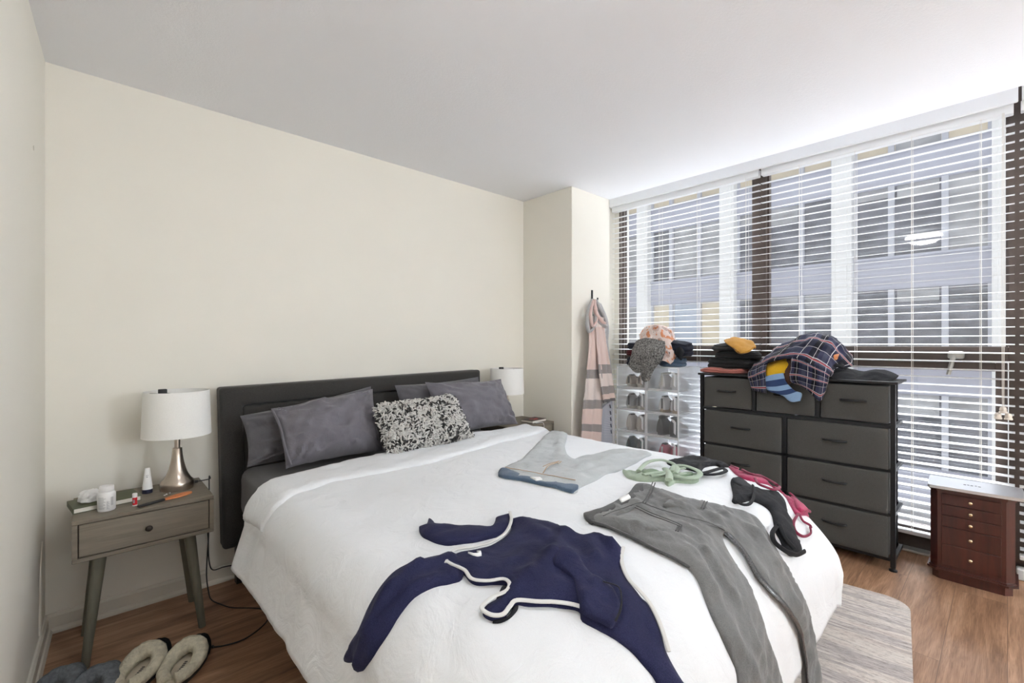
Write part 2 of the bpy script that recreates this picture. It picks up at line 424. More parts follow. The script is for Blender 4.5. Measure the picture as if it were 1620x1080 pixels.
def tube(bm, pts, rad, n=8, cap=True, flat=1., up=None, closed=False):
    pts = [Vector(p) for p in pts]
    rads = rad if isinstance(rad, (list, tuple)) else [rad] * len(pts)
    rings = []; m = len(pts)
    prev = None
    for i, p in enumerate(pts):
        a = pts[i - 1] if (i > 0 or closed) else p; b = pts[(i + 1) % m] if (i < m - 1 or closed) else p
        d = (b - a)
        d = d.normalized() if d.length > 1e-9 else Vector((0, 0, 1))
        if up is not None: s = d.cross(Vector(up))
        elif prev is not None: s = prev - d * prev.dot(d)
        else: s = d.cross(Vector((0, 0, 1)))
        if s.length < 1e-5: s = d.cross(Vector((1, 0, 0)))
        s.normalize(); prev = s; u = s.cross(d).normalized()
        rings.append([bm.verts.new(p + (s * math.cos(2 * math.pi * k / n) + u * math.sin(2 * math.pi * k / n) * flat) * rads[i]) for k in range(n)])
    prs = list(zip(rings, rings[1:])) + ([(rings[-1], rings[0])] if closed else [])
    for a, b in prs:
        for k in range(n): bm.faces.new((a[k], a[(k + 1) % n], b[(k + 1) % n], b[k]))
    if cap and not closed:
        bm.faces.new(rings[0][::-1]); bm.faces.new(rings[-1])

def prism(bm, poly, z0, z1, mtx=None):
    a = [bm.verts.new((x, y, z0)) for x, y in poly]; b = [bm.verts.new((x, y, z1)) for x, y in poly]
    n = len(poly)
    for i in range(n): bm.faces.new((a[i], a[(i + 1) % n], b[(i + 1) % n], b[i]))
    bm.faces.new(a[::-1]); bm.faces.new(b)
    if mtx is not None: bmesh.ops.transform(bm, matrix=mtx, verts=a + b)

def nz(x, y, z=0.): return noise.noise(Vector((x, y, z)))

def fbm(x, y, z=0., o=3):
    s = 0.; a = 1.
    for _ in range(o): s += a * nz(x, y, z); x *= 2.1; y *= 2.1; z *= 2.1; a *= .5
    return s

def ridge(x, y, z=0.):
    return 1. - abs(nz(x, y, z)) * 2.2

def cat(p0, p1, p2, p3, t):
    return .5 * ((2 * p1) + (p2 - p0) * t + (2 * p0 - 5 * p1 + 4 * p2 - p3) * t * t + (3 * p1 - p0 - 3 * p2 + p3) * t ** 3)

def patch_bm(rows, nu=10, nv=10, thick=.006, wr=.004, wf=18., seed=0., closed_u=False):
    """cloth through a grid of points (rows run down the cloth), with wrinkles, thickness and UVs"""
    rows = [[Vector(p) for p in r] for r in rows]
    def line(r):
        out = []; n = len(r)
        for i in range(n - 1):
            p0, p1, p2, p3 = r[max(0, i - 1)], r[i], r[i + 1], r[min(n - 1, i + 2)]
            for j in range(nu): out.append(cat(p0, p1, p2, p3, j / nu))
        out.append(r[-1]); return out
    L = [line(r) for r in rows]
    G = []
    n = len(L)
    for i in range(n - 1):
        for j in range(nv):
            G.append([cat(L[max(0, i - 1)][k], L[i][k], L[i + 1][k], L[min(n - 1, i + 2)][k], j / nv) for k in range(len(L[0]))])
    G.append(L[-1])
    bm = BM(); uvl = bm.loops.layers.uv.new('UVMap')
    H, W = len(G), len(G[0])
    nor = []
    for i in range(H):
        rr = []
        for k in range(W):
            du = G[i][min(k + 1, W - 1)] - G[i][max(k - 1, 0)]; dv = G[min(i + 1, H - 1)][k] - G[max(i - 1, 0)][k]
            q = du.cross(dv); rr.append(q.normalized() if q.length > 1e-12 else Vector((0, 0, 1)))
        nor.append(rr)
    def sheet(off):
        out = []
        for i in range(H):
            rr = []
            for k in range(W):
                p = G[i][k]; w = 0.
                if wr: w = wr * (fbm(p.y * wf + seed, p.x * wf, p.z * wf * .6, 3) + .8 * (ridge(p.y * wf * .6 + seed, p.z * wf * .6, p.x * wf * .6) - .5))
                rr.append(bm.verts.new(p + nor[i][k] * (w + off)))
            out.append(rr)
        return out
    a = sheet(thick / 2); b = sheet(-thick / 2)
    def face(vs, uvs):
        f = bm.faces.new(vs)
        for l, uv in zip(f.loops, uvs): l[uvl].uv = uv
    U = lambda i, k: (k / (W - 1), i / (H - 1))
    for i in range(H - 1):
        for k in range(W - 1):
            uv = [U(i, k), U(i, k + 1), U(i + 1, k + 1), U(i + 1, k)]
            face((a[i][k], a[i][k + 1], a[i + 1][k + 1], a[i + 1][k]), uv)
            face((b[i][k], b[i + 1][k], b[i + 1][k + 1], b[i][k + 1]), [uv[0], uv[3], uv[2], uv[1]])
    for i in range(H - 1):
        for k in (0, W - 1):
            face((a[i][k], a[i + 1][k], b[i + 1][k], b[i][k]), [U(i, k), U(i + 1, k), U(i + 1, k), U(i, k)])
    for k in range(W - 1):
        for i in (0, H - 1):
            face((a[i][k], b[i][k], b[i][k + 1], a[i][k + 1]), [U(i, k), U(i, k), U(i, k + 1), U(i, k + 1)])
    return bm

def slab_bm(cx, cy, z0, wx, wy, h, rot=0., layers=3, soft=.02, seed=0., sag=.012, n=26):
    """a folded garment: soft slab whose rim shows the layers it was folded into"""
    bm = BM()
    cr, sr = math.cos(rot), math.sin(rot)
    prof = []
    m = layers * 5
    for i in range(m + 1):
        v = i / m
        lay = abs(math.sin(math.pi * layers * v)) ** .5
        prof.append((v * h, -.010 * (1 - lay) - .008 * (2 * v - 1) ** 2))
    cnt = 4 * n
    def rim(i):
        s = i / n; k = int(s) % 4; f = s - int(s)
        pts = [(-.5, -.5), (.5, -.5), (.5, .5), (-.5, .5)]
        a, b = pts[k], pts[(k + 1) % 4]
        x, y = (a[0] + (b[0] - a[0]) * f) * wx, (a[1] + (b[1] - a[1]) * f) * wy
        # rounded corners
        rr = .36 * min(wx, wy); hx, hy = wx / 2 - rr, wy / 2 - rr
        qx, qy = max(-hx, min(hx, x)), max(-hy, min(hy, y)); d = Vector((x - qx, y - qy))
        if d.length > rr: d = d.normalized() * rr
        return qx + d.x, qy + d.y
    rim_pts = [rim(i) for i in range(cnt)]
    rings = []
    def put(x, y, z, off):
        l = math.hypot(x, y) or 1.
        x += x / l * off; y += y / l * off
        X, Y = cx + x * cr - y * sr, cy + x * sr + y * cr
        w = .014 * fbm(X * 8 + seed, Y * 8, z * 12 + seed, 3)
        edge = max(abs(x) / (wx / 2), abs(y) / (wy / 2))
        zz = z0 + z + (z / h) * (w - sag * edge ** 3)
        return bm.verts.new((X + .014 * nz(Y * 11, z * 14, seed), Y + .014 * nz(X * 11, z * 14 + 5, seed), zz))
    for z, off in prof: rings.append([put(x, y, z, off) for x, y in rim_pts])
    for k in (.93, .8, .6, .35, .12):
        top = [put(x * k, y * k, h + soft * (1 - k) ** .5 * .5, 0) for x, y in rim_pts]; rings.append(top)
    for a, b in zip(rings, rings[1:]):
        for i in range(cnt): bm.faces.new((a[i], a[(i + 1) % cnt], b[(i + 1) % cnt], b[i]))
    bm.faces.new(rings[-1]); bm.faces.new(rings[0][::-1])
    return bm
WORLD, SUN, DOME, FILL_STRENGTH, EXPOSURE = 0.43, 20.0, 14., 58., 1.06
# ------------------------------------------------------------------ the room
YB, XC, YC, XP, HC, HP = 2.79, 2.715, 2.26, 3.20, 2.44, 2.64   # back wall, boxed column, window pocket, ceilings
XW, YF = 3.70, -3.40
LW = lambda y: -.131 - .042 * (YB - y)                          # the left wall is a little out of square

struct('floor', boxbm(-.5, 3.82, YF - .1, YB + .1, -.10, 0.), M['floor'], smooth=False)
bm = BM(); box(bm, -.5, XP, YF - .1, YB + .1, HC, HC + .12)
struct('ceiling', bm, M['ceiling'], smooth=False)
bm = BM(); box(bm, XP + .001, 3.86, YF - .1, YB + .1, HP, HP + .1); box(bm, XP - .03, XP - .001, YF - .1, YB + .1, HC + .121, HP + .1)
struct('trim_pocket', bm, M['ceiling'], smooth=False)
struct('wall_back', boxbm(-.5, XC + .02, YB, YB + .1, 0, HC), M['wall'], smooth=False)
bm = BM(); prism(bm, [(LW(YB), YB), (LW(YF), YF), (-.5, YF), (-.5, YB)], 0, HC)
struct('wall_left', bm, M['wall'], smooth=False)
struct('wall_front', boxbm(-.5, 3.82, YF - .1, YF, 0, HP), M['wall'], smooth=False)
bm = BM(); box(bm, XC, XP, YC, YB + .1, 0, HC, .004, 1)
struct('wall_column', bm, M['wall'], smooth=False)
bm = BM(); box(bm, XP + .001, 3.82, 2.515, YB + .1, 0, HP); box(bm, 3.645, 3.82, 2.471, 2.5149, 0, HP)
struct('wall_window_end', bm, M['wall'], smooth=False)

def base_profile(bm, ax, a0, a1, at, sgn):
    """moulded baseboard with a quarter-round shoe"""
    prof = [(0, 0), (.024, 0), (.024, .010), (.018, .020), (.012, .022), (.012, .068), (.006, .078), (0, .080)]
    A = []; B = []
    for d, z in prof:
        if ax == 'x': A.append(bm.verts.new((a0, at + sgn * d, z))); B.append(bm.verts.new((a1, at + sgn * d, z)))
        else: A.append(bm.verts.new((LW(a0) + d, a0, z))); B.append(bm.verts.new((LW(a1) + d, a1, z)))
    for i in range(len(prof) - 1): bm.faces.new((A[i], A[i + 1], B[i + 1], B[i]))
    bm.faces.new(A); bm.faces.new(B[::-1])
bm = BM(); base_profile(bm, 'x', LW(YB), XC, YB, -1)
struct('baseboard_back', bm, M['trim'], smooth=False)
bm = BM(); base_profile(bm, 'y', YF, YB, 0, 1)
struct('baseboard_left', bm, M['trim'], smooth=False)
# split paint line on the left wall and a small spot of old filler
bm = BM(); tube(bm, [(LW(2.68) + .001, 2.68, .43), (LW(2.62) + .0015, 2.62, .34), (LW(2.60) + .0015, 2.60, .2), (LW(2.59) + .001, 2.585, .09)], [.002, .004, .006, .005], 6)
cr = struct('trim_1', bm, M['trim'])
bm = BM(); tube(bm, [(LW(2.45) - .0008, 2.45, 1.962), (LW(2.45) + .0006, 2.45, 1.962)], .0095, 14)
struct('trim_2', bm, plain('filler spot', (.50, .45, .37), .9))

# windows: bronze frames, each bay a fixed light over an opening sash
GX = XW
def bay(n, y0, y1, left_jamb, crank_y=None):
    root = thing('window_%d' % n, None, None, (XW, (y0 + y1) / 2, 0), kind='structure')
    fr = BM()
    box(fr, XW - .045, XW + .045, y1, y1 + left_jamb, 0, HP)             # jamb towards the back wall
    box(fr, XW - .045, XW + .045, y0, y1, 1.135, 1.222, .004, 1)         # transom
    box(fr, XW - .045, XW + .045, y0, y1, 0, .10, .004, 1)               # bottom rail
    box(fr, XW - .045, XW + .045, y0, y1, 2.58, HP)                      # head
    for a, b in ((y0, y0 + .012), (y1 - .012, y1)): box(fr, XW - .012, XW + .03, a, b, 1.222, 2.58)
    obj('window_frame', fr, M['brown_frame'], root, smooth=False)
    sa = BM()
    for a, b, c, d in ((y0 + .004, y0 + .05, .103, 1.132), (y1 - .05, y1 - .004, .103, 1.132), (y0 + .05, y1 - .05, .103, .155), (y0 + .05, y1 - .05, 1.085, 1.132)):
        box(sa, XW - .062, XW - .010, a, b, c, d, .003, 1)
    s = obj('sash_frame', sa, M['brown_frame'], root, smooth=False)
    obj('pane', boxbm(XW - .036, XW - .032, y0 + .05, y1 - .05, .155, 1.085), M['glass'], s, smooth=False)
    obj('pane', boxbm(XW + .004, XW + .008, y0 + .012, y1 - .012, 1.222, 2.58), M['glass'], root, smooth=False)
    if crank_y is not None:
        h = BM(); box(h, XW - .075, XW - .0455, crank_y - .035, crank_y + .035, 1.150, 1.195, .012, 3)
        tube(h, [(XW - .07, crank_y + .01, 1.168), (XW - .085, crank_y + .012, 1.15), (XW - .09, crank_y + .03, 1.06)], [.011, .012, .010], 8)
        obj('window_handle', h, M['rail_metal'], root)
bay(1, 1.300, 2.446, .024)
bay(2, -.005, 1.205, .095, .20)
bay(3, -1.35, -.150, .145)
bm = BM(); box(bm, XW - .06, XW + .06, YF, -1.35, 0, HP)
struct('wall_window_side', bm, M['wall'], smooth=False)
bm = BM(); box(bm, XW - .115, XW - .046, -1.35, 2.56, 0, .014, .003, 1)
struct('trim_sill', bm, M['rail_metal'], smooth=False)

# ------------------------------------------------------------------ venetian blinds
BX, SP = 3.60, .0466
def blind(y0, y1, label, cords, ladders, tass=False):
    root = thing('window_blind', label, 'blind', (BX, (y0 + y1) / 2, .105), group='white venetian blinds')
    hd = BM(); box(hd, BX - .025, BX + .025, y0 + .004, y1 - .004, 2.452, 2.505, .003, 1)
    obj('headrail', hd, M['blind'], root, smooth=False)
    sl = BM(); z = 1.233 - SP * 23; ta = R(5.5)
    k = 0
    while z < 2.44:
        mt = Matrix.Translation((BX, 0, z)) @ Matrix.Rotation(-ta + R(1.2) * nz(z * 9, y0), 4, 'Y')
        j = .004 * nz(z * 40, y0 * 3)
        box(sl, -.0215, .0215, y0 + j, y1 + j, -.0013, .0013, mtx=mt); z += SP; k += 1
    obj('slats', sl, M['blind'], root, smooth=False)
    br = BM(); box(br, BX - .025, BX + .025, y0, y1, .108, .130, .003, 1)
    obj('bottom_rail', br, M['blind'], root, smooth=False)
    for f in ladders:
        y = y0 + (y1 - y0) * f; lc = BM()
        for dx in (-.0285, .0285): tube(lc, [(BX + dx, y, .12), (BX + dx, y, 2.46)], .0011, 5)
        tube(lc, [(BX, y + .006, .12), (BX, y + .006, 2.46)], .0008, 5)
        obj('ladder_cord', lc, M['cord'], root)
    if tass:
        y = y0 + .042; q = BM()
        for d in (-.003, .0, .003): tube(q, [(BX - .034, y + d, 2.46), (BX - .034, y + d * 2, 1.6), (BX - .036, y + d, .90)], .0011, 5)
        tube(q, [(BX - .034, y - .004, 2.46), (BX - .036, y - .010, 2.36), (BX - .034, y + .004, 2.2)], .001, 5)
        obj('lift_cord', q, M['cord'], root)
        for i, (dy, dz) in enumerate(((0, .89), (.019, .857), (-.019, .857))):
            t = BM(); lathe(t, [(.004, .034), (.012, .030), (.015, .018), (.013, .012), (.017, .006), (.016, 0)], (BX - .040, y + dy, dz - .02), 14)
            obj('cord_tassel', t, M['tassel'], root)
    return root
blind(1.226, 2.500, 'white slatted window blind on the left, behind the clear shoe boxes', 3, (.07, .36, .62, .92))
blind(-.026, 1.216, 'white slatted window blind behind the black dresser, with three cord tassels', 3, (.10, .33, .55, .80), True)
blind(-1.26, -.043, 'white slatted window blind cut off by the right edge of the view', 3, (.10, .4, .6, .9))
bm = BM(); box(bm, BX - .060, BX - .042, -.038, 2.503, 2.492, 2.576, .006, 2)
box(bm, BX - .042, BX + .03, 2.490, 2.503, 2.492, 2.576)
v = obj('blind_valance', bm, M['blind'], smooth=False); tag(v, 'long white valance board across the top of both wide window blinds', 'blind valance')
bm = BM(); box(bm, BX - .060, BX - .042, -1.28, -.050, 2.492, 2.576, .006, 2)
v = obj('blind_valance', bm, M['blind'], smooth=False); tag(v, 'white valance board over the blind at the far right edge', 'blind valance')

# ------------------------------------------------------------------ office block across the street
FX = 22.6
bld = thing('street_building', 'pale office building with white columns and grey panels seen through the blinds', 'building', (FX, 8., -8.))
PIT = 3.95
cols = [-9.0 + 4.51 * k for k in range(9)]
for y in cols:
    c = BM(); box(c, FX - .42, FX + .3, y - .34, y + .34, -8, 12.6, .03, 1)
    box(c, FX - .47, FX - .41, y - .20, y + .20, -8, 12.6, .02, 1)
    for k in range(-2, 4): box(c, FX - .44, FX - .40, y - .345, y + .345, .55 + PIT * k - .62, .55 + PIT * k - .58)
    obj('column', c, M['column_ext'], bld, smooth=False)
rnd = random.Random(11)
for k in range(-2, 4):
    zt = .57 + PIT * k
    if zt - 1.22 > 12.4: continue
    s = BM(); box(s, FX - .05, FX + .25, cols[0], cols[-1], zt - 1.22, zt, .02, 1)
    box(s, FX - .12, FX, cols[0], cols[-1], zt - .03, zt + .05)
    for i in range(len(cols) - 1):
        for q in (1, 2): yy = cols[i] + 4.51 * q / 3; box(s, FX - .065, FX - .04, yy - .015, yy + .015, zt - 1.22, zt - .03)
    obj('spandrel', s, M['spandrel'], bld, smooth=False)
    mu = BM()
    for i in range(len(cols) - 1):
        for q in (1, 2):
            yy = cols[i] + 4.51 * q / 3; box(mu, FX - .07, FX + .2, yy - .09, yy + .09, zt, zt + PIT - 1.22)
        yy = cols[i] + .34
        for e in (cols[i] + .38, cols[i + 1] - .38): box(mu, FX + .0, FX + .2, e - .06, e + .06, zt, zt + PIT - 1.22)
    obj('mullions', mu, M['mullion_ext'], bld, smooth=False)
    for i in range(len(cols) - 1):
        for q in range(3):
            ya = cols[i] + .33 + q * (3.85 / 3); yb = ya + 3.85 / 3
            m = M['pane_dark']
            if k == 2: m = M['pane_cream'] if rnd.random() < .93 else M['pane_mid']
            elif cols[i] > 8.0: m = [M['pane_mid'], M['pane_mid'], M['pane_dark']][q] if k == 1 else ([M['pane_cream'], M['pane_blue'], M['pane_cream']][q] if cols[i] < 12 else M['pane_mid'])
            elif k == 1 and q == 0 and cols[i] < 1: m = M['pane_mid']
            w = BM(); box(w, FX + .12, FX + .16, ya, yb, zt, zt + PIT - 1.22)
            p = obj('window_pane', w, m, bld, smooth=False)
            if m is M['pane_dark'] and cols[i] < 9 and k < 2 and rnd.random() < .6:
                sh = BM(); hgt = rnd.uniform(.35, 1.0); box(sh, FX + .09, FX + .115, ya + .05, yb - .05, zt + PIT - 1.22 - hgt, zt + PIT - 1.22)
                obj('roller_shade', sh, M['pane_mid'], p, smooth=False)

# ------------------------------------------------------------------ camera and light
cam_d = bpy.data.cameras.new('camera'); cam = bpy.data.objects.new('camera', cam_d); COL.objects.link(cam)
cam.location = (0, 0, 1.239); cam.rotation_euler = (R(90), 0, R(47.2 - 90))
cam_d.sensor_width = 36.; cam_d.lens = 36. * 726. / 1620.; cam_d.shift_y = 3. / 1620.; cam_d.clip_start = .02
scene.camera = cam

w = bpy.data.worlds.new('overcast sky'); scene.world = w; w.use_nodes = True
bg = w.node_tree.nodes['Background']; bg.inputs['Color'].default_value = (.93, .96, 1., 1); bg.inputs['Strength'].default_value = WORLD

sd = bpy.data.lights.new('bright sky over the roofs', 'SUN'); sd.energy = SUN; sd.angle = R(70); sd.color = (.92, .98, 1.05)
so = bpy.data.objects.new('bright sky over the roofs', sd); COL.objects.link(so)
so.rotation_euler = Vector((-1., -.30, -.52)).to_track_quat('-Z', 'Y').to_euler(); so.location = (10, 1, 9)

# flush dome lamp on the ceiling, just above the view (its reflection shows in the glass)
lam = thing('ceiling_lamp', 'white flush dome lamp on the ceiling above the bed', 'lamp', (.74, .62, HC))
bm = BM(); lathe(bm, [(.10, -.03), (.12, -.028), (.125, 0)], (.74, .62, HC - .001), 32); obj('lamp_base', bm, M['nickel'], lam)
bm = BM(); lathe(bm, [(.03, -.125), (.09, -.112), (.135, -.085), (.155, -.05), (.15, -.03), (.10, -.028)], (.74, .62, HC - .001), 32)
obj('lamp_dome', bm, glow('lit opal glass', (.95, .985, 1.02), DOME), lam)
# hung fill light, added unseen behind the camera to brighten the room
PL = (2.5, -2.9, 1.70)
lam2 = thing('fill_pendant', 'added white fill light hung out of view behind the camera', 'lamp', (PL[0], PL[1], HC))
bm = BM(); lathe(bm, [(.03, -.03), (.055, -.02), (.06, -.001)], (PL[0], PL[1], HC), 32); tube(bm, [(PL[0], PL[1], HC - .02), (PL[0], PL[1], PL[2] + .17)], .004, 8); obj('fill_pendant_stem', bm, M['nickel'], lam2)
bm = BM(); bmesh.ops.create_uvsphere(bm, u_segments=32, v_segments=16, radius=.16, matrix=Matrix.Translation(PL))
obj('globe', bm, glow('fill glow hung globe', (.89, .98, 1.08), FILL_STRENGTH), lam2)
FP = (.35, -2.9, 1.55)  # second fill light, also added out of view, much weaker
lam3 = thing('fill_floor_globe', 'added white fill light on a stand out of view behind the camera', 'lamp', (FP[0], FP[1], 0))
bm = BM(); lathe(bm, [(.13, 0), (.13, .012), (.02, .02), (.012, .03), (.012, FP[2] - .155)], (FP[0], FP[1], 0), 32); obj('stand', bm, M['nickel'], lam3)
bm = BM(); bmesh.ops.create_uvsphere(bm, u_segments=32, v_segments=16, radius=.16, matrix=Matrix.Translation(FP))
obj('globe', bm, M.setdefault('fill_glow', glow('fill glow floor globe', (.89, .98, 1.08), FILL_STRENGTH * .12)), lam3)

vs = scene.view_settings; vs.view_transform = 'Standard'; vs.look = 'None'; vs.exposure = EXPOSURE; vs.gamma = 1.; vs.use_curve_mapping = False
scene.cycles.max_bounces = 10; scene.cycles.diffuse_bounces = 6; scene.cycles.transparent_max_bounces = 24; scene.cycles.use_denoising = True
# ------------------------------------------------------------------ nightstands and lamps
def nightstand(label, cx, y0, y1, w, z0, z1, group):
    root = thing('nightstand', label, 'nightstand', (cx, (y0 + y1) / 2, 0), group=group)
    x0, x1 = cx - w / 2, cx + w / 2; t = .016
    b = BM()
    box(b, x0, x1, y0, y1, z1 - t, z1, .002, 1); box(b, x0, x1, y0, y1, z0, z0 + t, .002, 1)
    box(b, x0, x0 + t, y0, y1, z0 + t, z1 - t); box(b, x1 - t, x1, y0, y1, z0 + t, z1 - t); box(b, x0 + t, x1 - t, y1 - .01, y1, z0 + t, z1 - t)
    obj('body', b, M['ns_wood'], root, smooth=False)
    g = BM(); box(g, x0 + t, x1 - t, y0 + .012, y0 + .02, z0 + t, z1 - t)  # near-black sheet behind the drawer front, shade of its gaps set as colour
    obj('drawer_gap_shade', g, M['gap_shade'], root, smooth=False)
    d = obj('drawer', boxbm(x0 + t + .003, x1 - t - .003, y0 + .001, y0 + .0115, z0 + t + .003, z1 - t - .003, .002, 1), M['ns_wood'], root, smooth=False)
    k = BM(); lathe(k, [(.004, 0), (.004, .010), (.0105, .014), (.012, .019), (.009, .024), (.002, .0255)], (0, 0, 0), 16)
    bmesh.ops.rotate(k, verts=k.verts, matrix=Matrix.Rotation(R(90), 3, 'X')); bmesh.ops.translate(k, verts=k.verts, vec=(cx, y0 + .001, (z0 + z1) / 2))
    obj('knob', k, M['dark_knob'], d)
    for sx in (-1, 1):
        for sy, yy in ((-1, y0), (1, y1)):
            l = BM(); tx = cx + sx * (w / 2 - .080); fx = cx + sx * (w / 2 - .036)
            ty = yy - sy * .075; fy = yy - sy * .045
            tube(l, [(tx, ty, z0 + .002), (fx, fy, .0)], [.0225, .0135], 20, up=(0, 1, 0))
            obj('leg', l, M['ns_leg'], root)
    return root
nightstand('grey stained wood nightstand on splayed legs, left of the bed, under the cluttered lamp', .182, 2.350, 2.712, .448, .420, .578, 'grey wood nightstands')
nightstand('grey wood nightstand half hidden between the bed and the white column', 2.450, 2.405, 2.765, .448, .474, .632, 'grey wood nightstands')

def table_lamp(label, c, zs, clip):
    x, y, z = c
    root = thing('table_lamp', label, 'lamp', c, group='nickel bedside lamps')
    b = BM()
    lathe(b, [(.062, 0), (.064, .004), (.064, .030), (.0625, .034), (.052, .046), (.041, .066), (.032, .092), (.0255, .120), (.021, .150), (.0185, .178), (.0185, .184), (.014, .186)], c, 40)
    obj('lamp_base', b, M['nickel'], root)
    s = BM(); lathe(s, [(.011, .186), (.011, .27), (.016, .272), (.016, .30), (.006, .301), (.006, zs[1] - z - .03)], c, 16); obj('stem', s, M['nickel'], root)
    sh = BM(); n = 48
    r0, r1 = .131, .124
    lathe(sh, [(r0, zs[0] - z), (r1, zs[1] - z), (r1 - .003, zs[1] - z), (r0 - .003, zs[0] - z), (r0, zs[0] - z)], c, n, cap=False)
    obj('lamp_shade', sh, M['shade'], root)
    h = BM()
    for a in (0, 120, 240): tube(h, [(x, y, zs[1] - .018), (x + (r1 - .003) * math.cos(R(a + 20)), y + (r1 - .003) * math.sin(R(a + 20)), zs[1] - .012)], .002, 6)
    obj('shade_spider', h, M['dark_knob'], root)
    f = BM(); box(f, x + clip - .016, x + clip + .016, y - .026, y - .004, zs[1] - .012, zs[1] + .012, .003, 2)
    tube(f, [(x, y, zs[1] - .018), (x + clip, y - .015, zs[1] - .006)], .004, 6)
    obj('switch', f, M['black'], root)
    p = BM(); tube(p, [(x + .060, y, z + .016), (x + .078, y + .002, z + .016)], [.007, .006], 8)
    tube(p, smooth_path([(x + .076, y + .002, z + .016), (x + .105, y + .01, z + .014), (x + .135, y + .05, z + .006), (x + .142, y + .10, z + .004), (x + .145, y + .133, z - .02), (x + .148, y + .14, z - .2)], 6), .0025, 6)
    obj('power_cord', p, M['black_wire'], root)
    return root
table_lamp('nickel table lamp with white drum shade on the left nightstand', (.302, 2.575, .578), (.822, 1.023), -.055)
table_lamp('table lamp with white drum shade behind the right hand pillows', (2.345, 2.590, .632), (.858, 1.050), -.07)

# ------------------------------------------------------------------ things on the left nightstand
ZN = .578
bk = thing('notebook', 'olive green hardback notebook lying under the crumpled white tissue', 'book', (.055, 2.535, ZN))
mt = Matrix.Translation((.055, 2.535, ZN)) @ Matrix.Rotation(R(8), 4, 'Z')
bm = BM(); box(bm, -.105, .105, -.072, .072, .0005, .003, .001, 1, mt); box(bm, -.105, .105, -.072, .072, .019, .0215, .001, 1, mt); box(bm, -.1065, -.103, -.072, .072, .0005, .0215, .001, 1, mt)
obj('cover', bm, M['book_green'], bk, smooth=False)
obj('pages', boxbm(-.1025, .101, -.069, .069, .0032, .0188, mtx=mt), M['paper'], bk, smooth=False)
bm = slab_bm(.02, 2.528, ZN + .0225, .085, .065, .028, R(20), 2, .012, 3.)
for v in bm.verts: v.co += Vector((.006 * nz(v.co.y * 70, v.co.z * 70, 1), .006 * nz(v.co.x * 70, v.co.z * 70, 2), .010 * abs(ridge(v.co.x * 32, v.co.y * 32, 3)) * (v.co.z > ZN + .03)))
tag(centred(obj('tissue', bm, M['tissue'])), 'crumpled white tissue resting on the olive notebook', 'tissue')
pb = thing('pill_bottle', 'white plastic pill bottle with a printed label, front of the nightstand', 'bottle', (.057, 2.432, ZN))
bm = BM(); lathe(bm, [(.026, 0), (.0285, .003), (.0285, .066), (.025, .073), (.021, .0755)], (.057, 2.432, ZN), 32); obj('bottle_body', bm, M['bottle'], pb)
bm = BM(); lathe(bm, [(.0225, .0757), (.0228, .077), (.0228, .094), (.021, .0965)], (.057, 2.432, ZN), 32)
obj('cap', bm, M['bottle'], pb)
lb = BM()
def wrap(bmx, c, r, a0, a1, z0, z1, n=6):
    A = [bmx.verts.new((c[0] + r * math.cos(a0 + (a1 - a0) * i / n), c[1] + r * math.sin(a0 + (a1 - a0) * i / n), z0)) for i in range(n + 1)]
    B = [bmx.verts.new((v.co.x, v.co.y, z1)) for v in A]
    for i in range(n): bmx.faces.new((A[i], A[i + 1], B[i + 1], B[i]))
for j in range(11):
    z = ZN + .012 + j * .0043
    wrap(lb, (.057, 2.432), .0287, R(-150), R(-150 + 46 + 8 * math.sin(j * 2.3)), z, z + .0014)
for j in range(10):
    z = ZN + .010 + j * .0032; wrap(lb, (.057, 2.432), .0287, R(-92), R(-72 - 9 * (j % 2)), z, z + .0013)
for j in range(13): a = R(-66 + j * 1.5); wrap(lb, (.057, 2.432), .0287, a, a + R(.7), ZN + .022, ZN + .055, 1)
obj('label', lb, M['print_grey'], pb)
lp = thing('lip_balm', 'small red lip balm stick with white cap', 'lip balm', (.143, 2.418, ZN))
bm = BM(); lathe(bm, [(.0078, 0), (.008, .001), (.008, .034)], (.143, 2.418, ZN), 20); obj('tube', bm, M['red'], lp)
bm = BM(); lathe(bm, [(.0083, .0342), (.0083, .049), (.007, .0505)], (.143, 2.418, ZN), 20); obj('cap', bm, M['bottle'], lp)
bm = BM(); lathe(bm, [(.0084, .0002), (.0084, .004)], (.143, 2.418, ZN), 20); obj('base_ring', bm, M['bottle'], lp)
bm = BM(); wrap(bm, (.143, 2.418), .0082, R(-140), R(-95), ZN + .012, ZN + .026); obj('label', bm, M['print_grey'], lp)
tb = thing('cream_tube', 'white squeeze tube of cream standing on its navy cap', 'tube', (.196, 2.588, ZN))
bm = BM(); lathe(bm, [(.019, 0), (.0195, .001), (.0185, .017)], (.196, 2.588, ZN), 24); obj('cap', bm, M['navy_cap'], tb)
bm = BM(); n = 24; rings = []
for i in range(9):
    f = i / 8; rx = .019 * (1 - f) + .009 * f; ry = .019 * (1 - f) + .0015 * f; zz = ZN + .0175 + .092 * f
    rings.append([bm.verts.new((.196 + rx * math.cos(2 * math.pi * k / n), 2.588 + ry * math.sin(2 * math.pi * k / n), zz)) for k in range(n)])
for a, b in zip(rings, rings[1:]):
    for k in range(n): bm.faces.new((a[k], a[(k + 1) % n], b[(k + 1) % n], b[k]))
bm.faces.new(rings[-1]); bm.faces.new(rings[0][::-1])
obj('tube_body', bm, M['bottle'], tb)
bm = BM()
for j, zz in enumerate((.070, .076, .083)): box(bm, .191, .197 + .002 * (j % 2), 2.5785 + .004 * j / 2, 2.580 + .004 * j / 2, ZN + zz, ZN + zz + .003)
obj('label', bm, M['print_grey'], tb, smooth=False)
ff = thing('foot_file', 'orange paddle foot file with a black handle', 'foot file', (.25, 2.43, ZN))
fa = math.atan2(.075, .17)
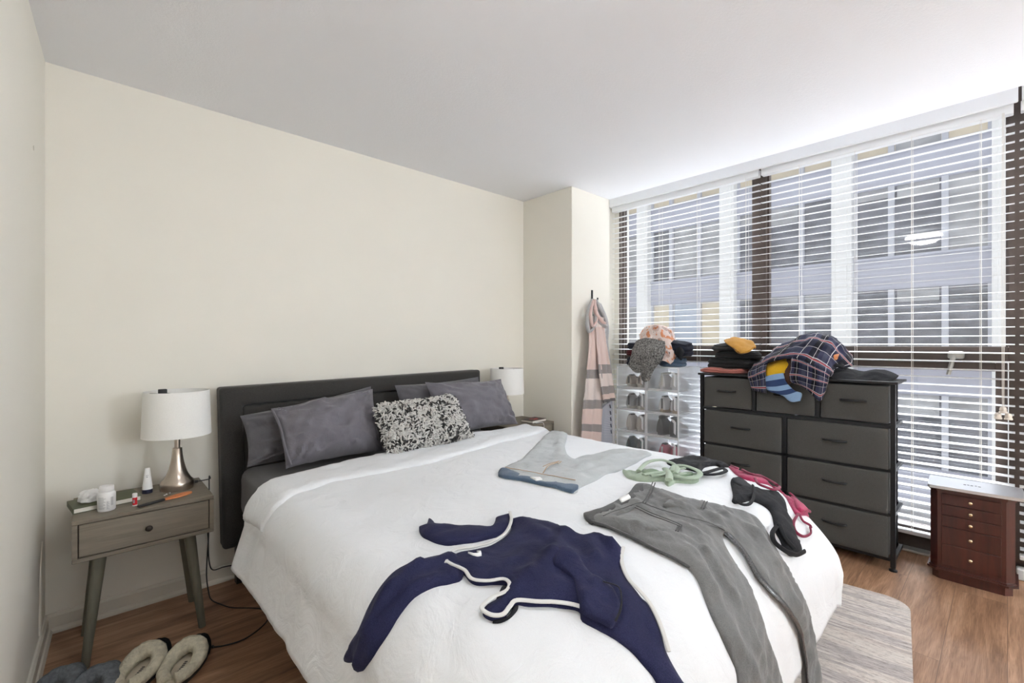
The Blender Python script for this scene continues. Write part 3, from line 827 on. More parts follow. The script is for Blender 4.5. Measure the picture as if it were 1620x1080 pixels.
mt = Matrix.Translation((.150, 2.372, ZN + .001)) @ Matrix.Rotation(fa, 4, 'Z')
bm = BM(); box(bm, 0, .098, -.0085, .0085, 0, .009, .004, 3, mt); obj('handle', bm, M['black'], ff)
bm = BM(); poly = []
for i in range(25):
    a = 2 * math.pi * i / 25; poly.append((.150 + .058 * math.cos(a), .0215 * math.sin(a) * (1 - .28 * math.cos(a + math.pi) * .8)))
prism(bm, poly, .001, .0055, mt); obj('paddle', bm, M['orange_file'], ff, smooth=False)
for i, (x, y) in enumerate(((.255, 2.500), (.268, 2.512), (.247, 2.489))):
    bm = BM(); lathe(bm, [(.0035, 0), (.0042, .001), (.003, .003), (.001, .0034)], (x, y, ZN), 10)
    tag(centred(obj('ear_stud', bm, M['silver'])), 'tiny silver ear stud lying in front of the lamp base', 'earring', 'ear studs by the lamp')

# things on the right nightstand
ZR = .632
bk = thing('hardback_book', 'thin book with dark red and black cover on the right nightstand', 'book', (2.545, 2.50, ZR))
mt = Matrix.Translation((2.545, 2.50, ZR)) @ Matrix.Rotation(R(6), 4, 'Z')
bm = BM(); box(bm, -.085, .085, -.058, .058, .019, .0215, .001, 1, mt); box(bm, -.085, .085, -.058, .058, .0005, .003, .001, 1, mt); obj('cover', bm, M['dark_cover'], bk, smooth=False)
obj('pages', boxbm(-.083, .083, -.056, .056, .0032, .0188, mtx=mt), M['paper'], bk, smooth=False)
bm = BM()
for (a, b, c, d) in ((-.03, .02, -.03, -.018), (-.015, .035, -.012, .0), (-.035, .0, .006, .018)): box(bm, a, b, c, d, .0216, .0222, mtx=mt)
obj('cover_print', bm, M['red'], bk, smooth=False)
bm = BM(); tube(bm, smooth_path([(2.50, 2.435, ZR + .003), (2.53, 2.42, ZR + .003), (2.55, 2.400, ZR - .002), (2.552, 2.396, ZR - .06), (2.56, 2.398, ZR - .2)], 6), .0022, 6)
tag(centred(obj('charging_cable', bm, M['white_gloss'])), 'white charging cable hanging over the front of the right nightstand', 'cable')

# cables by the left nightstand
bm = BM()
tube(bm, smooth_path([(.437, 2.73, .45), (.447, 2.72, .30), (.430, 2.67, .12), (.434, 2.64, .03), (.440, 2.60, .006), (.465, 2.53, .0045), (.500, 2.460, .0045), (.585, 2.375, .0035), (.612, 2.300, .0035), (.575, 2.225, .0035), (.490, 2.170, .0035), (.420, 2.175, .0035), (.372, 2.200, .0035)], 8), .0028, 6)
cb = tag(centred(obj('charger_cable', bm, M['black_wire'])), 'thin black cable looping across the floor towards the cream slippers', 'cable')
bm = BM(); tube(bm, [(.378, 2.197, .005), (.352, 2.210, .005)], [.006, .0045], 8)
bmesh.ops.translate(bm, verts=bm.verts, vec=-cb.location); obj('plug', bm, M['black'], cb, local=True)
bm = BM(); tube(bm, smooth_path([(.440, 2.772, .40), (.452, 2.765, .25), (.455, 2.76, .14), (.47, 2.755, .085), (.52, 2.755, .083), (.57, 2.757, .075), (.62, 2.758, .05)], 6), .0028, 6)
tag(centred(obj('wall_cable', bm, M['black_wire'])), 'dark cable running along the wall behind the left nightstand', 'cable')

# ------------------------------------------------------------------ bed
bed = thing('bed', 'upholstered charcoal bed with padded headboard and grey fitted sheet', 'bed', (1.33, 1.6, 0))
HX0, HX1, HZ0 = .484, 2.152, .20
top = lambda x: 1.017 + .026 * (x - HX0) / (HX1 - HX0)
def sheared(bm):
    for v in bm.verts: v.co.z += (top(v.co.x) - 1.03) * max(0, min(1, (v.co.z - .2) / .6)); v.co.x += .016 * max(0, (.95 - v.co.z)) * (1 if v.co.x < 1.3 else 0) / .75
    return bm
HY = 2.665
bm = BM(); box(bm, HX0 + .004, HX1 - .004, HY + .05, HY + .105, HZ0, 1.028, .012, 2); obj('headboard_back', sheared(bm), M['headboard'], bed)
bm = BM()
prism(bm, [(HX0, HZ0), (HX0 + .104, HZ0), (HX0 + .104, .932), (HX1 - .104, .932), (HX1 - .104, HZ0), (HX1, HZ0), (HX1, 1.03), (HX0, 1.03)], HY, HY + .052, Matrix(((1, 0, 0, 0), (0, 0, 1, 0), (0, 1, 0, 0), (0, 0, 0, 1))))
bmesh.ops.recalc_face_normals(bm, faces=bm.faces)
bmesh.ops.bevel(bm, geom=[e for e in bm.edges if len(e.link_faces) == 2], offset=.018, segments=4, affect='EDGES', profile=.5)
obj('headboard_border', sheared(bm), M['headboard'], bed)
bm = BM(); box(bm, HX0 + .106, HX1 - .106, HY + .012, HY + .055, HZ0, .929, .016, 4); obj('headboard_panel', sheared(bm), M['headboard'], bed)
for x in (HX0 + .08, HX1 - .12):
    bm = BM(); box(bm, x, x + .04, HY + .03, HY + .07, 0, HZ0 + .005); obj('leg', bm, M['black'], bed, smooth=False)
bm = BM(); box(bm, .60, 2.10, .68, HY - .002, .14, .36, .015, 2); obj('bed_base', bm, M['headboard'], bed)
for x in (.64, 2.02):
    bm = BM(); box(bm, x, x + .045, .72, .765, .0105, .139); obj('leg', bm, M['black'], bed, smooth=False)
bm = BM(); box(bm, .565, 2.14, .66, HY - .004, .361, .612, .06, 4)
bmesh.ops.subdivide_edges(bm, edges=bm.edges[:], cuts=3, use_grid_fill=True)
for v in bm.verts: v.co += Vector((.004 * nz(v.co.y * 5, v.co.z * 9), 0, .004 * nz(v.co.x * 6, v.co.y * 6)))
obj('mattress', bm, M['sheet'], bed)

EL, ER, EF, RC = .58, 2.20, .85, .20
ZT = .660
def D0(s, t):
    """smooth duvet surface: (s, t) are metres on the cloth, equal to x, y on top of the bed"""
    if s < EL + RC: ax, sx, cx = EL + RC - s, -1., EL + RC
    elif s > ER - RC: ax, sx, cx = s - ER + RC, 1., ER - RC
    else: ax, sx, cx = 0., 1., s
    ay, cy = (EF + RC - t, EF + RC) if t < EF + RC else (0., t)
    r = math.hypot(ax, ay)
    d = r - RC
    crown = .012 * (1 - ((s - 1.4) / .95) ** 2) if abs(s - 1.4) < .95 else 0.
    if d <= 0: return (s, t, ZT + crown)
    ux, uy = ax / r, ay / r
    w = uy * uy
    ro = .12 * (1 - w) + .42 * w
    rd = .14 * (1 - w) + .32 * w
    d0 = 1.5708 * (ro + rd) / 2
    if d < d0:
        a = d / d0 * 1.5708
        out, down = ro * math.sin(a), rd * (1 - math.cos(a))
    else:
        fl = .30 * (1 - w) + .06 * w
        out, down = ro + fl * (d - d0), rd + .95 * (d - d0)
    if ax > 0 and ay > 0:
        ph = math.degrees(math.atan2(ay, ax))
        k = max(0., min(1., (d - .30) / .25))
        out += .06 * k * k * math.exp(-((ph - 66) / 16.) ** 2)
    return (cx + sx * ux * (RC + out), cy - uy * (RC + out), ZT + crown - down)

def head(s):
    pts = [(.2, 2.02), (.50, 2.07), (.60, 2.109), (1.08, 2.142), (1.50, 2.215), (1.74, 2.25), (2.23, 2.28), (2.6, 2.27)]
    for (a, b), (c, d) in zip(pts, pts[1:]):
        if a <= s <= c: return b + (d - b) * (s - a) / (c - a)
    return pts[0][1] if s < .2 else pts[-1][1]
def n0(s, t, h=.006):
    a, b = Vector(D0(s - h, t)), Vector(D0(s + h, t)); c, d = Vector(D0(s, t - h)), Vector(D0(s, t + h))
    n = (b - a).cross(d - c)
    return n.normalized() if n.length > 1e-12 else Vector((0, 0, 1))
def wrinkle(s, t):
    dx = max(0, EL - s, s - ER); dy = max(0, EF - t)
    hang = min(1., math.hypot(dx, dy) / .3)
    w = .006 * fbm(s * 3.2, t * 3.2, 1., 3) + .0022 * ridge(s * 6 + 2 * t, t * 7 - s * 2, 3.) + .0010 * ridge(s * 15 - t * 6, t * 13 + s * 4, 8.)
    along = t if dx > dy else s
    w += hang * (.013 * nz(along * 6.5, 4.2, hang * .4) + .006 * nz(along * 15, 1.1, hang))
    hd = head(s) - t
    if hd < .45: w += .004 * ridge(s * 4 + 5, t * 16, 2.) * (1 - max(0, hd) / .45)
    return w
def D(s, t, h=0.):
    return Vector(D0(s, t)) + n0(s, t) * (wrinkle(s, t) + h)
def hem(ph, right):
    """how far the cloth hangs past the bed edge, by direction round a corner (0 side, 90 foot)"""
    if right: return .28 + .18 * min(1., ph / 55.) if ph < 70 else .46 + .19 * min(1., (ph - 70) / 18.)
    return .36 + .42 * min(1., ph / 80.)
def cloth_grid(na, nb, nm):
    """na cells for each hanging side, nm across the middle, nb along the bed"""
    G = []
    nf = 60                                                       # rows of the foot part
    for j in range(nf + nb + 1):
        row = []
        g = max(0., (nf - j) / nf); vv = max(0., (j - nf) / nb)
        for i in range(2 * na + nm + 1):
            if i < na: f, sg, c = (na - i) / na, -1, EL + RC
            elif i > na + nm: f, sg, c = (i - na - nm) / na, 1, ER - RC
            else: f, sg, c = 0., 0, EL + RC + (ER - EL - 2 * RC) * (i - na) / nm
            if g <= 0 or f <= 0:
                dx = f * (RC + hem(0, sg > 0)); s = c + sg * dx
                k = (c - EL - RC) / (ER - EL - 2 * RC)
                Lf = hem(90, False) * (1 - k) + hem(90, True) * k
                t = EF + RC - g * (RC + Lf) if g > 0 else EF + RC + (head(s) - EF - RC) * vv
            else:
                ph = 45. * g / f if g <= f else 90. - 45. * f / g
                r = max(f, g) * (RC + hem(ph, sg > 0)); s = c + sg * r * math.cos(R(ph)); t = EF + RC - r * math.sin(R(ph))
            row.append((s, t))
        G.append(row)
    return G
G = cloth_grid(44, 120, 100)
bm = BM(); V = [[bm.verts.new(D(s, t)) for s, t in r] for r in G]
for a, b in zip(V, V[1:]):
    for i in range(len(a) - 1): bm.faces.new((a[i], a[i + 1], b[i + 1], b[i]))
duv = thing('duvet', 'rumpled white duvet spread over the bed with clothes laid on it', 'duvet', (1.36, 1.2, .05))
o = obj('duvet_cover', bm, M['duvet'], duv, angle=180)
md = o.modifiers.new('thickness', 'SOLIDIFY'); md.thickness = .022; md.offset = -1.

def garment_bm(outline, thick=.008, soft=.02, lift=.001, wr=.003, wf=(14., 14.), ang=0., step=.014, seed=0., surf=None, bulge=0., rnd=True, ext=None):
    """cloth lying on the duvet: outline in (s, t), raised rim, wrinkles, resting skirt"""
    surf = surf or D
    if rnd: pts = [Vector((p[0], p[1], 0)) for p in outline]; pts = smooth_path(pts, 4, closed=True)
    else: pts = [Vector((p[0], p[1], 0)) for p in outline]
    # even spacing
    ring = []; n = len(pts)
    for i in range(n):
        a, b = pts[i], pts[(i + 1) % n]; k = max(1, int((b - a).length / step))
        for j in range(k): ring.append(a + (b - a) * (j / k))
    clean = [ring[0]]
    for p in ring[1:]:
        if (p - clean[-1]).length > step * .35: clean.append(p)
    if (clean[-1] - clean[0]).length < step * .35: clean.pop()
    ring = clean; n = len(ring)
    kd = kdtree.KDTree(n)
    for i, p in enumerate(ring): kd.insert(p, i)
    kd.balance()
    xs = [p.x for p in ring]; ys = [p.y for p in ring]
    def inside(x, y):
        c = False; j = n - 1
        for i in range(n):
            if (ys[i] > y) != (ys[j] > y) and x < (xs[j] - xs[i]) * (y - ys[i]) / (ys[j] - ys[i]) + xs[i]: c = not c
            j = i
        return c
    P = [Vector((p.x, p.y)) for p in ring]
    y = min(ys); row = 0
    while y < max(ys):
        x = min(xs) + (step / 2 if row % 2 else 0)
        while x < max(xs):
            if kd.find((x, y, 0))[2] > step * .6 and inside(x, y): P.append(Vector((x, y)))
            x += step
        y += step * .87; row += 1
    vo, ed, fc = geometry.delaunay_2d_cdt(P, [], [list(range(n))], 1, 1e-6)[:3]
    ca, sa = math.cos(ang), math.sin(ang)
    bm = BM(); vt = []
    for v in vo:
        d = kd.find((v.x, v.y, 0))[2]
        e = 1 - math.exp(-d / soft)
        a, b = (v.x * ca + v.y * sa) * wf[0], (-v.x * sa + v.y * ca) * wf[1]
        w = wr * (fbm(a + seed, b, seed, 3) + .9 * (ridge(a * .6 + seed, b * .6, 2. + seed) - .4)) * (.3 + .7 * e)
        w += wr * .45 * (ridge(a * 1.9 + 3 + seed, b * 2.1, seed) - .45) * e
        h = lift + thick * (.35 + .65 * e) + bulge * min(1., d / .06) + w
        if ext: h += ext(v.x, v.y, d)
        vt.append(bm.verts.new(surf(v.x, v.y, max(h, .0015))))
    for f in fc:
        try: bm.faces.new([vt[i] for i in f])
        except ValueError: pass
    bnd = [e for e in bm.edges if len(e.link_faces) == 1]
    r = bmesh.ops.extrude_edge_only(bm, edges=bnd)
    sk = [g for g in r['geom'] if isinstance(g, bmesh.types.BMVert)]
    low = {}
    for v in sk:
        low[v] = v.co.copy()
    for v in sk:
        e = [x for x in v.link_edges if x.other_vert(v) not in sk]
        v.co = v.co + Vector((0, 0, -.001))
    # pull the skirt on to the duvet along the local normal
    kd2 = kdtree.KDTree(len(vo))
    for i, q in enumerate(vt): kd2.insert(q.co, i)
    kd2.balance()
    for v in sk:
        i = kd2.find(low[v])[1]; q = vo[i]; v.co = surf(q.x, q.y, -.003 if lift < .005 else max(-.003, lift - .007))
    return bm

def strip(pts, rad, h=.006, flat=.6, n=8, surf=None, k=5, closed=False):
    surf = surf or D
    q = smooth_path([(p[0], p[1], p[2] if len(p) > 2 else h) for p in pts], k, closed)
    b = BM(); P = [surf(v.x, v.y, v.z) for v in q]
    tube(b, P, rad, n, True, flat, closed=closed, up=None)
    return b

# turned-back top edge of the duvet
fold = [(s, head(s) - .002) for s in (.40, .5, .6, .8, 1.08, 1.5, 1.74, 2.0, 2.25, 2.34)]
seam = [(2.004, 1.993), (1.711, 1.953), (1.448, 1.901), (1.21, 1.856), (1.058, 1.861), (0.953, 1.853), (0.827, 1.875), (0.721, 1.876), (0.607, 1.84), (0.526, 1.803), (0.475, 1.804), (0.424, 1.814)]
seam = [(2.33, 2.10)] + seam + [(.42, 1.80)]
bm = garment_bm(fold + seam, .012, .008, .003, .004, (5., 22.), 0, .02, 4., rnd=False)
obj('turned_back_edge', bm, M['duvet'], duv, angle=180)
# ------------------------------------------------------------------ pillows
def pillow_bm(TL, TR, BL, BR, T, facing, seed=0., n=44, wr=.006, ears=.03, sag=.0, exp=2.6):
    TL, TR, BL, BR = map(Vector, (TL, TR, BL, BR)); bm = BM()
    nrm = (TR - TL).cross(BL - TL).normalized()
    if nrm.dot(Vector(facing)) < 0: nrm = -nrm
    cen = (TL + TR + BL + BR) / 4
    def base(u, v):
        a, b = (u + 1) / 2, (v + 1) / 2
        p = (BL * (1 - a) + BR * a) * (1 - b) + (TL * (1 - a) + TR * a) * b
        # sides pull in between the corners
        U = (TR - TL + BR - BL) / 4; Vv = (TL - BL + TR - BR) / 4
        p -= U * u * ears * (1 - v * v) * 1.6; p -= Vv * v * ears * (1 - u * u) * 2.4
        return p
    def lay(sg):
        G = []
        for j in range(n + 1):
            v = -1 + 2 * j / n; v = math.sin(v * 1.5708) * .35 + v * .65; row = []
            for i in range(n + 1):
                u = -1 + 2 * i / n; u = math.sin(u * 1.5708) * .35 + u * .65
                f = max(0., (1 - abs(u) ** exp) * (1 - abs(v) ** exp)) ** .62
                p = base(u, v)
                q = (p - cen)
                # folds radiate from the corners and along the lower edge
                ang = math.atan2(abs(v) - 1.15, abs(u) - 1.15); rr = math.hypot(abs(u) - 1.15, abs(v) - 1.15)
                w = wr * (fbm(u * 2.2 + seed, v * 2.2, seed, 3) + 1.1 * math.exp(-rr * 1.6) * math.sin(ang * 17 + 6 * nz(u * 2, v * 2, seed)) + .7 * (ridge(u * 2.6 + v + seed, v * 2.0 - u, seed) - .5))
                if v < -.3: w += wr * 1.2 * (-.3 - v) * (ridge(u * 5 + v * 2, v * 1.4, seed + 3) - .4)
                d = T * f + w * min(1., f * 2.2)
                row.append(bm.verts.new(p + nrm * (sg * max(d, .0015) * (1. if sg > 0 else .75)) - Vector((0, 0, sag * f * max(0, v)))))
            G.append(row)
        return G
    A, B = lay(1), lay(-1)
    for G in (A, B):
        for j in range(n):
            for i in range(n): bm.faces.new((G[j][i], G[j][i + 1], G[j + 1][i + 1], G[j + 1][i]))
    for i in range(n):
        for G1, G2, k in ((A[0], B[0], i), (A[n], B[n], i)): bm.faces.new((G1[k], G1[k + 1], G2[k + 1], G2[k]))
        for k in (0, n): bm.faces.new((A[i][k], A[i + 1][k], B[i + 1][k], B[i][k]))
    bmesh.ops.remove_doubles(bm, verts=bm.verts, dist=.0004)
    return bm
GP = 'slate grey bed pillows'
F = (0, -1, .4)
bm = pillow_bm((.548, 2.545, .885), (1.235, 2.565, .985), (.555, 2.44, .655), (1.24, 2.44, .655), .09, F, 2., wr=.015)
pl = tag(centred(obj('pillow', bm, M['pillow_dark'])), 'slate pillow at the back on the left, its open end showing past the front one', 'pillow', GP)
bm = pillow_bm((.655, 2.43, .922), (1.185, 2.44, .982), (.665, 2.235, .668), (1.155, 2.26, .668), .115, F, 5., wr=.020, ears=.035)
pl = tag(centred(obj('pillow', bm, M['pillow'])), 'plump slate pillow leaning in front on the left, touching the shaggy cushion', 'pillow', GP)
bm = BM(); tube(bm, smooth_path([(.655, 2.395, .915), (.668, 2.33, .85), (.672, 2.27, .76), (.682, 2.215, .685)], 6), .006, 6)
bmesh.ops.translate(bm, verts=bm.verts, vec=-pl.location); obj('piped_hem', bm, M['pillow'], pl, local=True)
bm = pillow_bm((1.385, 2.555, .982), (2.055, 2.575, 1.000), (1.40, 2.46, .66), (2.06, 2.46, .66), .075, F, 9., wr=.005)
tag(centred(obj('pillow', bm, M['pillow_dark'])), 'slate pillow standing at the back on the right against the headboard', 'pillow', GP)
bm = pillow_bm((1.525, 2.435, 1.000), (2.165, 2.455, .985), (1.53, 2.275, .675), (2.225, 2.34, .672), .105, F, 14., wr=.016, ears=.045)
tag(centred(obj('pillow', bm, M['pillow'])), 'slate pillow leaning in front on the right, partly behind the shaggy cushion', 'pillow', GP)

# shaggy cushion
cu = thing('throw_cushion', 'shaggy black and white yarn cushion in the middle of the bed', 'cushion', (1.36, 2.16, .67))
cq = dict(TL=(1.105, 2.245, .905), TR=(1.60, 2.25, .918), BL=(1.100, 2.075, .680), BR=(1.645, 2.12, .690))
bm = pillow_bm(cq['TL'], cq['TR'], cq['BL'], cq['BR'], .075, (0, -1, .6), 21., n=36, wr=.004, ears=.03)
bm.verts.ensure_lookup_table(); bm.normal_update(); bmesh.ops.recalc_face_normals(bm, faces=bm.faces)
rng = random.Random(5); fl = [f for f in bm.faces if f.calc_area() > 1e-6]
ar = []; acc = 0.
for f in fl: acc += f.calc_area(); ar.append(acc)
import bisect
picks = []
for _ in range(4200):
    f = fl[bisect.bisect(ar, rng.random() * acc)]
    vs4 = [v.co for v in f.verts]; a, b = rng.random(), rng.random()
    p = vs4[0].lerp(vs4[1], a).lerp(vs4[-1].lerp(vs4[2 if len(vs4) > 3 else -1], a), b)
    picks.append((p.copy(), f.normal.copy()))
obj('cushion_cover', bm, M['tuft_dark'], cu)
tf = BM()
for p, nn in picks:
    if nn.y > .55: continue
    t1 = nn.cross(Vector((rng.uniform(-1, 1), rng.uniform(-1, 1), rng.uniform(-1, 1)))).normalized()
    t2 = nn.cross(t1); L = rng.uniform(.013, .026); sw = rng.uniform(-.8, .8)
    nf0 = len(tf.faces)
    q = [p - nn * .003, p + nn * L * .55 + t1 * L * .25, p + nn * L * .85 + t1 * L * .75 + t2 * L * sw * .5, p + nn * L * .6 + t1 * L * 1.15 + t2 * L * sw]
    tube(tf, q, [.0030, .0042, .0042, .0026], 5)
    dark = nz(p.x * 24, p.z * 24, p.y * 24) + rng.uniform(-.5, .5) < -.27
    tf.faces.ensure_lookup_table()
    for i in range(nf0, len(tf.faces)): tf.faces[i].material_index = 1 if dark else 0
o = obj('yarn_tufts', tf, [M['tuft_light'], M['tuft_dark']], cu); o['kind'] = 'stuff'

# ------------------------------------------------------------------ clothes laid out on the duvet
def cloth_thing(name, label, cat, st):
    p = D(*st); return thing(name, label, cat, p)
# navy zip top with pale piping
nv = cloth_thing('sweatshirt', 'navy fleece top with pale grey piping sprawled across the foot of the bed', 'sweatshirt', (1.2, 1.0))
t = [(0.993, 1.077), (1.019, 1.067), (1.042, 1.047), (1.055, 0.996), (1.065, 0.961), (1.059, 0.899), (1.06, 0.86), (1.067, 0.826), (1.09, 0.822), (1.107, 0.811), (1.101, 0.775), (1.093, 0.745), (1.047, 0.718), (1.008, 0.678), (0.991, 0.629), (0.993, 0.606), (0.967, 0.556), (0.943, 0.514), (0.941, 0.47), (0.95, 0.428), (0.882, 0.461), (0.869, 0.51), (0.858, 0.553), (0.845, 0.582), (0.829, 0.608), (0.803, 0.654), (0.814, 0.675), (0.778, 0.707), (0.728, 0.742), (0.708, 0.76), (0.681, 0.754), (0.662, 0.751), (0.641, 0.763), (0.636, 0.784), (0.657, 0.793), (0.697, 0.789), (0.721, 0.797), (0.733, 0.815), (0.712, 0.836), (0.684, 0.853), (0.675, 0.876), (0.684, 0.915), (0.68, 0.951), (0.675, 0.979), (0.701, 0.999), (0.733, 1.004), (0.771, 0.991), (0.827, 0.979), (0.892, 0.993), (0.941, 1.02)]
def fold_ext(s, tt, d):
    # one soft ridge crossing the body
    w = 0.
    for (a, b), (c, e), amp, wd in RIDGES:
        L2 = (c - a) ** 2 + (e - b) ** 2; k = max(0, min(1, ((s - a) * (c - a) + (tt - b) * (e - b)) / L2))
        q = math.hypot(s - a - k * (c - a), tt - b - k * (e - b)); w += amp * math.exp(-(q / wd) ** 2)
    return w
def ridges(*ls): return [(l[0][0], l[0][1], l[1], l[2]) for l in ls]
r1 = [(1.05, 0.892), (0.898, 0.815), (0.788, 0.798), (0.708, 0.793)]
r2 = [(1.061, 0.822), (0.992, 0.757), (0.913, 0.725)]
r3 = [(1.083, 0.818), (1.075, 0.766), (1.046, 0.719)]
r4 = [(1.001, 1.048), (0.973, 0.91), (0.946, 0.784)]
RIDGES = [(r1[0], r1[1], .014, .022), (r1[1], r1[2], .014, .022), (r1[2], r1[3], .010, .02), (r2[0], r2[1], .010, .018), (r2[1], r2[2], .008, .018), (r3[0], r3[1], .012, .018), (r3[1], r3[2], .010, .018), (r4[0], r4[1], .008, .02), (r4[1], r4[2], .006, .02)]
obj('body', garment_bm(t, .013, .018, .002, .0055, (9., 16.), .6, .013, 1., ext=fold_ext), M['navy'], nv, angle=180)
RIDGES = []
t = [(0.747, 1.226), (0.764, 1.229), (0.78, 1.233), (0.811, 1.27), (0.807, 1.241), (0.802, 1.216), (0.829, 1.172), (0.854, 1.145), (0.883, 1.112), (0.914, 1.082), (0.94, 1.094), (0.968, 1.119), (0.994, 1.118), (1.02, 1.11), (0.981, 1.067), (0.937, 1.03), (0.903, 1.017), (0.865, 1.023), (0.807, 1.037), (0.754, 1.066), (0.736, 1.098), (0.73, 1.143), (0.729, 1.18)]
obj('sleeve', garment_bm(t, .018, .018, .002, .005, (9., 20.), 0., .012, 3.), M['navy'], nv, angle=180)
t = [(0.719, 1.017), (0.689, 1.028), (0.664, 1.035), (0.608, 1.046), (0.556, 1.038), (0.515, 1.03), (0.477, 1.02), (0.429, 1.014), (0.39, 1.041), (0.353, 1.056), (0.354, 1.028), (0.369, 0.989), (0.361, 0.973), (0.369, 0.951), (0.405, 0.923), (0.436, 0.916), (0.472, 0.914), (0.508, 0.92), (0.544, 0.926), (0.58, 0.923), (0.614, 0.915), (0.634, 0.905), (0.668, 0.9), (0.715, 0.959)]
r1 = [(0.696, 0.995), (0.61, 1.004), (0.529, 0.979), (0.454, 0.957), (0.381, 0.965)]
r2 = [(0.615, 0.937), (0.545, 0.939), (0.49, 0.93), (0.421, 0.926)]
RIDGES = [(a, b, .011, .02) for a, b in zip(r1, r1[1:])] + [(a, b, .006, .014) for a, b in zip(r2, r2[1:])]
obj('sleeve', garment_bm(t, .014, .016, .002, .006, (9., 18.), .8, .012, 6., ext=fold_ext), M['navy'], nv, angle=180)
RIDGES = []
t = [(0.896, 0.814), (0.923, 0.816), (0.943, 0.788), (0.913, 0.725), (0.921, 0.697), (0.925, 0.669), (0.907, 0.638), (0.88, 0.623), (0.838, 0.608), (0.824, 0.624), (0.802, 0.66), (0.819, 0.684), (0.846, 0.712), (0.865, 0.734), (0.863, 0.769), (0.859, 0.786)]
obj('turned_panel', garment_bm(t, .012, .010, .024, .008, (12., 20.), .3, .010, 8.), M['navy'], nv, angle=180)
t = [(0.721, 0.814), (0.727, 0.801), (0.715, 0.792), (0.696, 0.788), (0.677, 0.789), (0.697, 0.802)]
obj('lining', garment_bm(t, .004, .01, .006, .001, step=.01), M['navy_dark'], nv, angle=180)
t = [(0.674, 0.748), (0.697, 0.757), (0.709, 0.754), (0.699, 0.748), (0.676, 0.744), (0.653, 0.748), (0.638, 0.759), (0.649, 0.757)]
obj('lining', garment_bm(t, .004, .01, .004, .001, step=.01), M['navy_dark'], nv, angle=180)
for l in ([(1.016, 1.107), (0.981, 1.062), (0.931, 1.018), (0.88, 0.989), (0.827, 0.979), (0.768, 0.988), (0.728, 1.007), (0.702, 0.998), (0.666, 0.965)],
          [(0.673, 0.986), (0.675, 0.945), (0.682, 0.907), (0.672, 0.868), (0.694, 0.84), (0.729, 0.823), (0.73, 0.803), (0.709, 0.79), (0.674, 0.794), (0.647, 0.792), (0.635, 0.785), (0.642, 0.764), (0.662, 0.751), (0.686, 0.756), (0.708, 0.758), (0.748, 0.727), (0.791, 0.698), (0.814, 0.675)],
          [(1.091, 0.741), (1.039, 0.713), (0.999, 0.665), (0.99, 0.606), (0.962, 0.552), (0.941, 0.515)]):
    obj('piping', strip(l, .0052, .016, .6), M['piping'], nv)
obj('seam', strip([(0.903, 0.684), (0.925, 0.659), (0.903, 0.637), (0.873, 0.621), (0.836, 0.61)], .0028, .040, .5), M['navy_dark'], nv)
t = [(0.739, 0.969), (0.745, 0.952), (0.755, 0.946), (0.764, 0.952), (0.761, 0.96), (0.768, 0.951), (0.76, 0.938), (0.746, 0.937), (0.739, 0.948)]
obj('logo', garment_bm(t, .002, .01, .0185, 0., step=.006, rnd=False), M['white_mark'], nv, angle=180)

# grey jeans
gj = cloth_thing('jeans', 'washed grey trousers lying with both legs hanging off the foot of the bed', 'trousers', (1.6, .9))
t = [(1.59, 0.987), (1.615, 0.948), (1.616, 0.887), (1.61, 0.811), (1.646, 0.76), (1.686, 0.718), (1.733, 0.678), (1.761, 0.637), (1.747, 0.596), (1.715, 0.546), (1.676, 0.486), (1.666, 0.415), (1.69, 0.34), (1.709, 0.289), (1.725, 0.199), (1.754, 0.055), (1.766, -0.009), (1.608, 0.074), (1.613, 0.171), (1.603, 0.237), (1.574, 0.299), (1.526, 0.381), (1.484, 0.444), (1.474, 0.495), (1.489, 0.542), (1.509, 0.587), (1.514, 0.622), (1.495, 0.639), (1.463, 0.613), (1.435, 0.562), (1.413, 0.514), (1.384, 0.466), (1.362, 0.413), (1.356, 0.354), (1.379, 0.277), (1.403, 0.189), (1.156, 0.324), (1.146, 0.389), (1.146, 0.448), (1.158, 0.498), (1.188, 0.543), (1.213, 0.582), (1.222, 0.618), (1.21, 0.65), (1.188, 0.698), (1.179, 0.752), (1.174, 0.81), (1.163, 0.86), (1.165, 0.898), (1.188, 0.937), (1.218, 0.931), (1.269, 0.929), (1.358, 0.942), (1.445, 0.948), (1.531, 0.972)]
rl = []
for p, a, wd in (([(1.588, 0.932), (1.501, 0.778), (1.552, 0.688), (1.503, 0.643)], .008, .02), ([(1.192, 0.872), (1.233, 0.767), (1.286, 0.644), (1.234, 0.553), (1.184, 0.443), (1.224, 0.305)], .008, .02), ([(1.294, 0.724), (1.338, 0.623), (1.294, 0.515), (1.264, 0.389), (1.303, 0.261)], .007, .016),
                 ([(1.625, 0.686), (1.653, 0.595), (1.6, 0.495), (1.586, 0.373), (1.654, 0.183)], .008, .02), ([(1.395, 0.728), (1.405, 0.655), (1.364, 0.579)], .007, .014), ([(1.495, 0.711), (1.5, 0.65), (1.51, 0.596)], .006, .012), ([(1.202, 0.721), (1.253, 0.658), (1.247, 0.585)], .006, .014)):
    for a0, b0 in zip(p, p[1:]): rl.append((a0, b0, a, wd))
RIDGES = rl
obj('legs', garment_bm(t, .010, .014, .002, .007, (7., 24.), .9, .010, 2., ext=fold_ext), M['jean_grey'], gj, angle=180)
RIDGES = []
t = [(1.596, 0.991), (1.619, 0.949), (1.567, 0.935), (1.475, 0.914), (1.389, 0.906), (1.297, 0.897), (1.208, 0.892), (1.152, 0.878), (1.183, 0.936), (1.221, 0.935), (1.283, 0.931), (1.375, 0.943), (1.47, 0.954), (1.545, 0.979)]
obj('waistband', garment_bm(t, .006, .008, .010, .002, step=.011), M['jean_dark'], gj, angle=180)
t = [(1.384, 0.935), (1.443, 0.936), (1.427, 0.916), (1.364, 0.913)]
